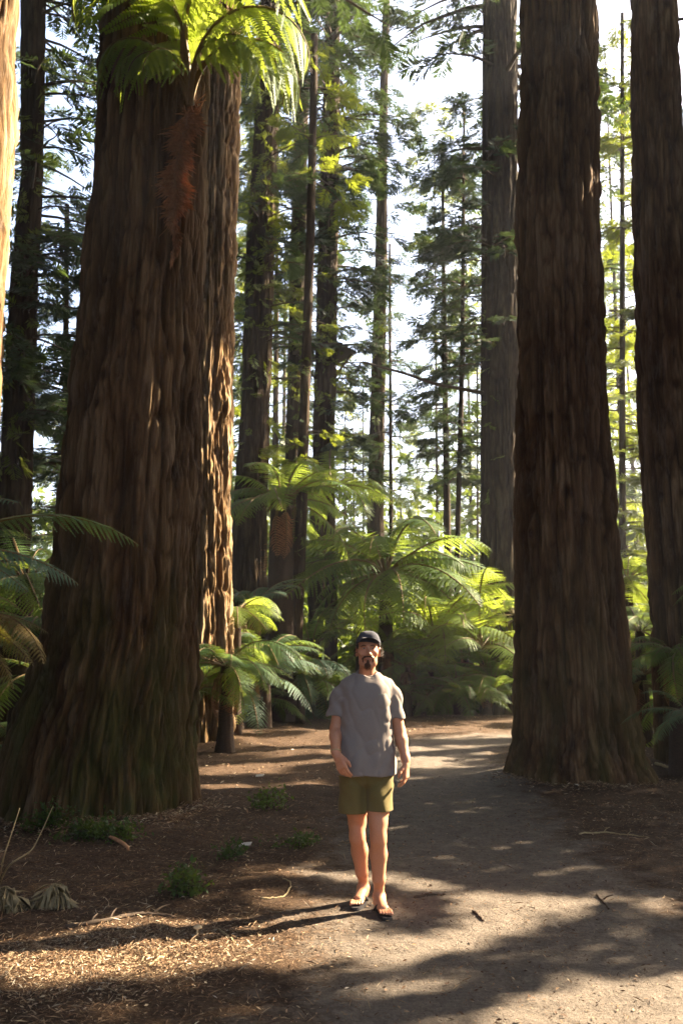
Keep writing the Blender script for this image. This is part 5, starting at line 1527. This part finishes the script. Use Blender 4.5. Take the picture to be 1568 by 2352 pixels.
flecks = noise(A[:, 0] * 1.6, A[:, 1] * 1.6, 0 * A[:, 0], 99) > 0.90
keep = ~lit & ~flecks & (gp[:, 1] < 23.5) & (gp[:, 0] > -24) & ~((A[:, 1] > 4.6) & (A[:, 0] < 9.5) & (A[:, 0] > 7.2))
keep &= ~((A[:, 0] > 12.5) & (noise(A[:, 0] * 0.9, A[:, 1] * 0.9, 0 * A[:, 0], 55) > 0.42) & ~((A[:, 0] > 14.7) & (A[:, 0] < 16.5) & (A[:, 1] > 0.8)))
A, c0, gp = A[keep], c0[keep], gp[keep]
# lift each shade-casting leaf cluster along its sun ray, out of the frame and above head height
off = np.where(A[:, 0] < 10, rg.uniform(10.5, 18, len(A)), rg.uniform(20, 34, len(A)))
base = c0 - (c0 @ S)[:, None] * S
ref = np.array([0.5, 8.0, 0.0]) @ S
Pl = base + (ref + off)[:, None] * S
px, py, dep = project(Pl)
ok = ~((dep > 0) & (px > -60) & (px < 1640) & (py > -80)) & (Pl[:, 2] > 3.0)
Pl = Pl[ok]
# trees added to carry the shading leaves
stems = [v * pv[:2] + u * sh[:2] for v, u in ((-1.5, 20), (7.5, 13), (7.7, 20), (9.7, 17), (-1.0, 14), (14.4, 21), (14.6, 27), (13.2, 22.5), (20.8, 32), (1.0, 24))]
own = np.argmin([np.hypot(Pl[:, 0] - x, Pl[:, 1] - y) for x, y in stems], axis=0)
for k, (x, y) in enumerate(stems):
    idx = np.where(own == k)[0]
    if len(idx) < 30: continue
    root = empty('redwood_tree', (x, y, gh(x, y)))
    tag(root, 'unseen redwood added beyond the right edge, crown shaped to cast the shade', 'tree', 'redwoods added beyond the right edge to shade the path')
    f = lambda z, x=x: (x + 0 * np.asarray(z, float), 0.33 * np.clip(1.1 - np.asarray(z, float) / 36, 0.05, 1.1))
    V, F4, h = trunk_mesh(f, y, 33, 32, 4, 0.5, 2000 + k, 0.8, 0.2, 0.5, 0.1, gh(x, y) - 0.2)
    mk('trunk', V, F4, M_bark2, root, True, {'ridge': h})
    wood = MB()
    for i in idx[::24]:
        p = Pl[i]; b = np.array([x, y, max(1.0, p[2] - 0.12 * np.hypot(p[0] - x, p[1] - y))])
        path = np.array([b, (b + p) / 2 + np.array([0, 0, 0.25]), p])
        q = np.array([path[0] * (1 - t) + path[2] * t for t in np.linspace(0, 1, 12)])
        if lit_at(np.column_stack(vw(q)))[0].any(): continue
        wood.tube(path, [0.03, 0.02, 0.006], 4, False)
    if wood.n: wood.build('branches', M_twig, root)['kind'] = 'stuff'
    D = Pl[idx] - np.array([x, y, 0]); D[:, 2] = rg.uniform(-2, 1, len(idx)); D += rg.normal(0, 1.2, D.shape)
    V, T = scatter(Pl[idx], D, rg.uniform(0.15, 0.28, len(idx)), BIG, rg, 0.9)
    mk('crown', V, T, M_needle, root, False)
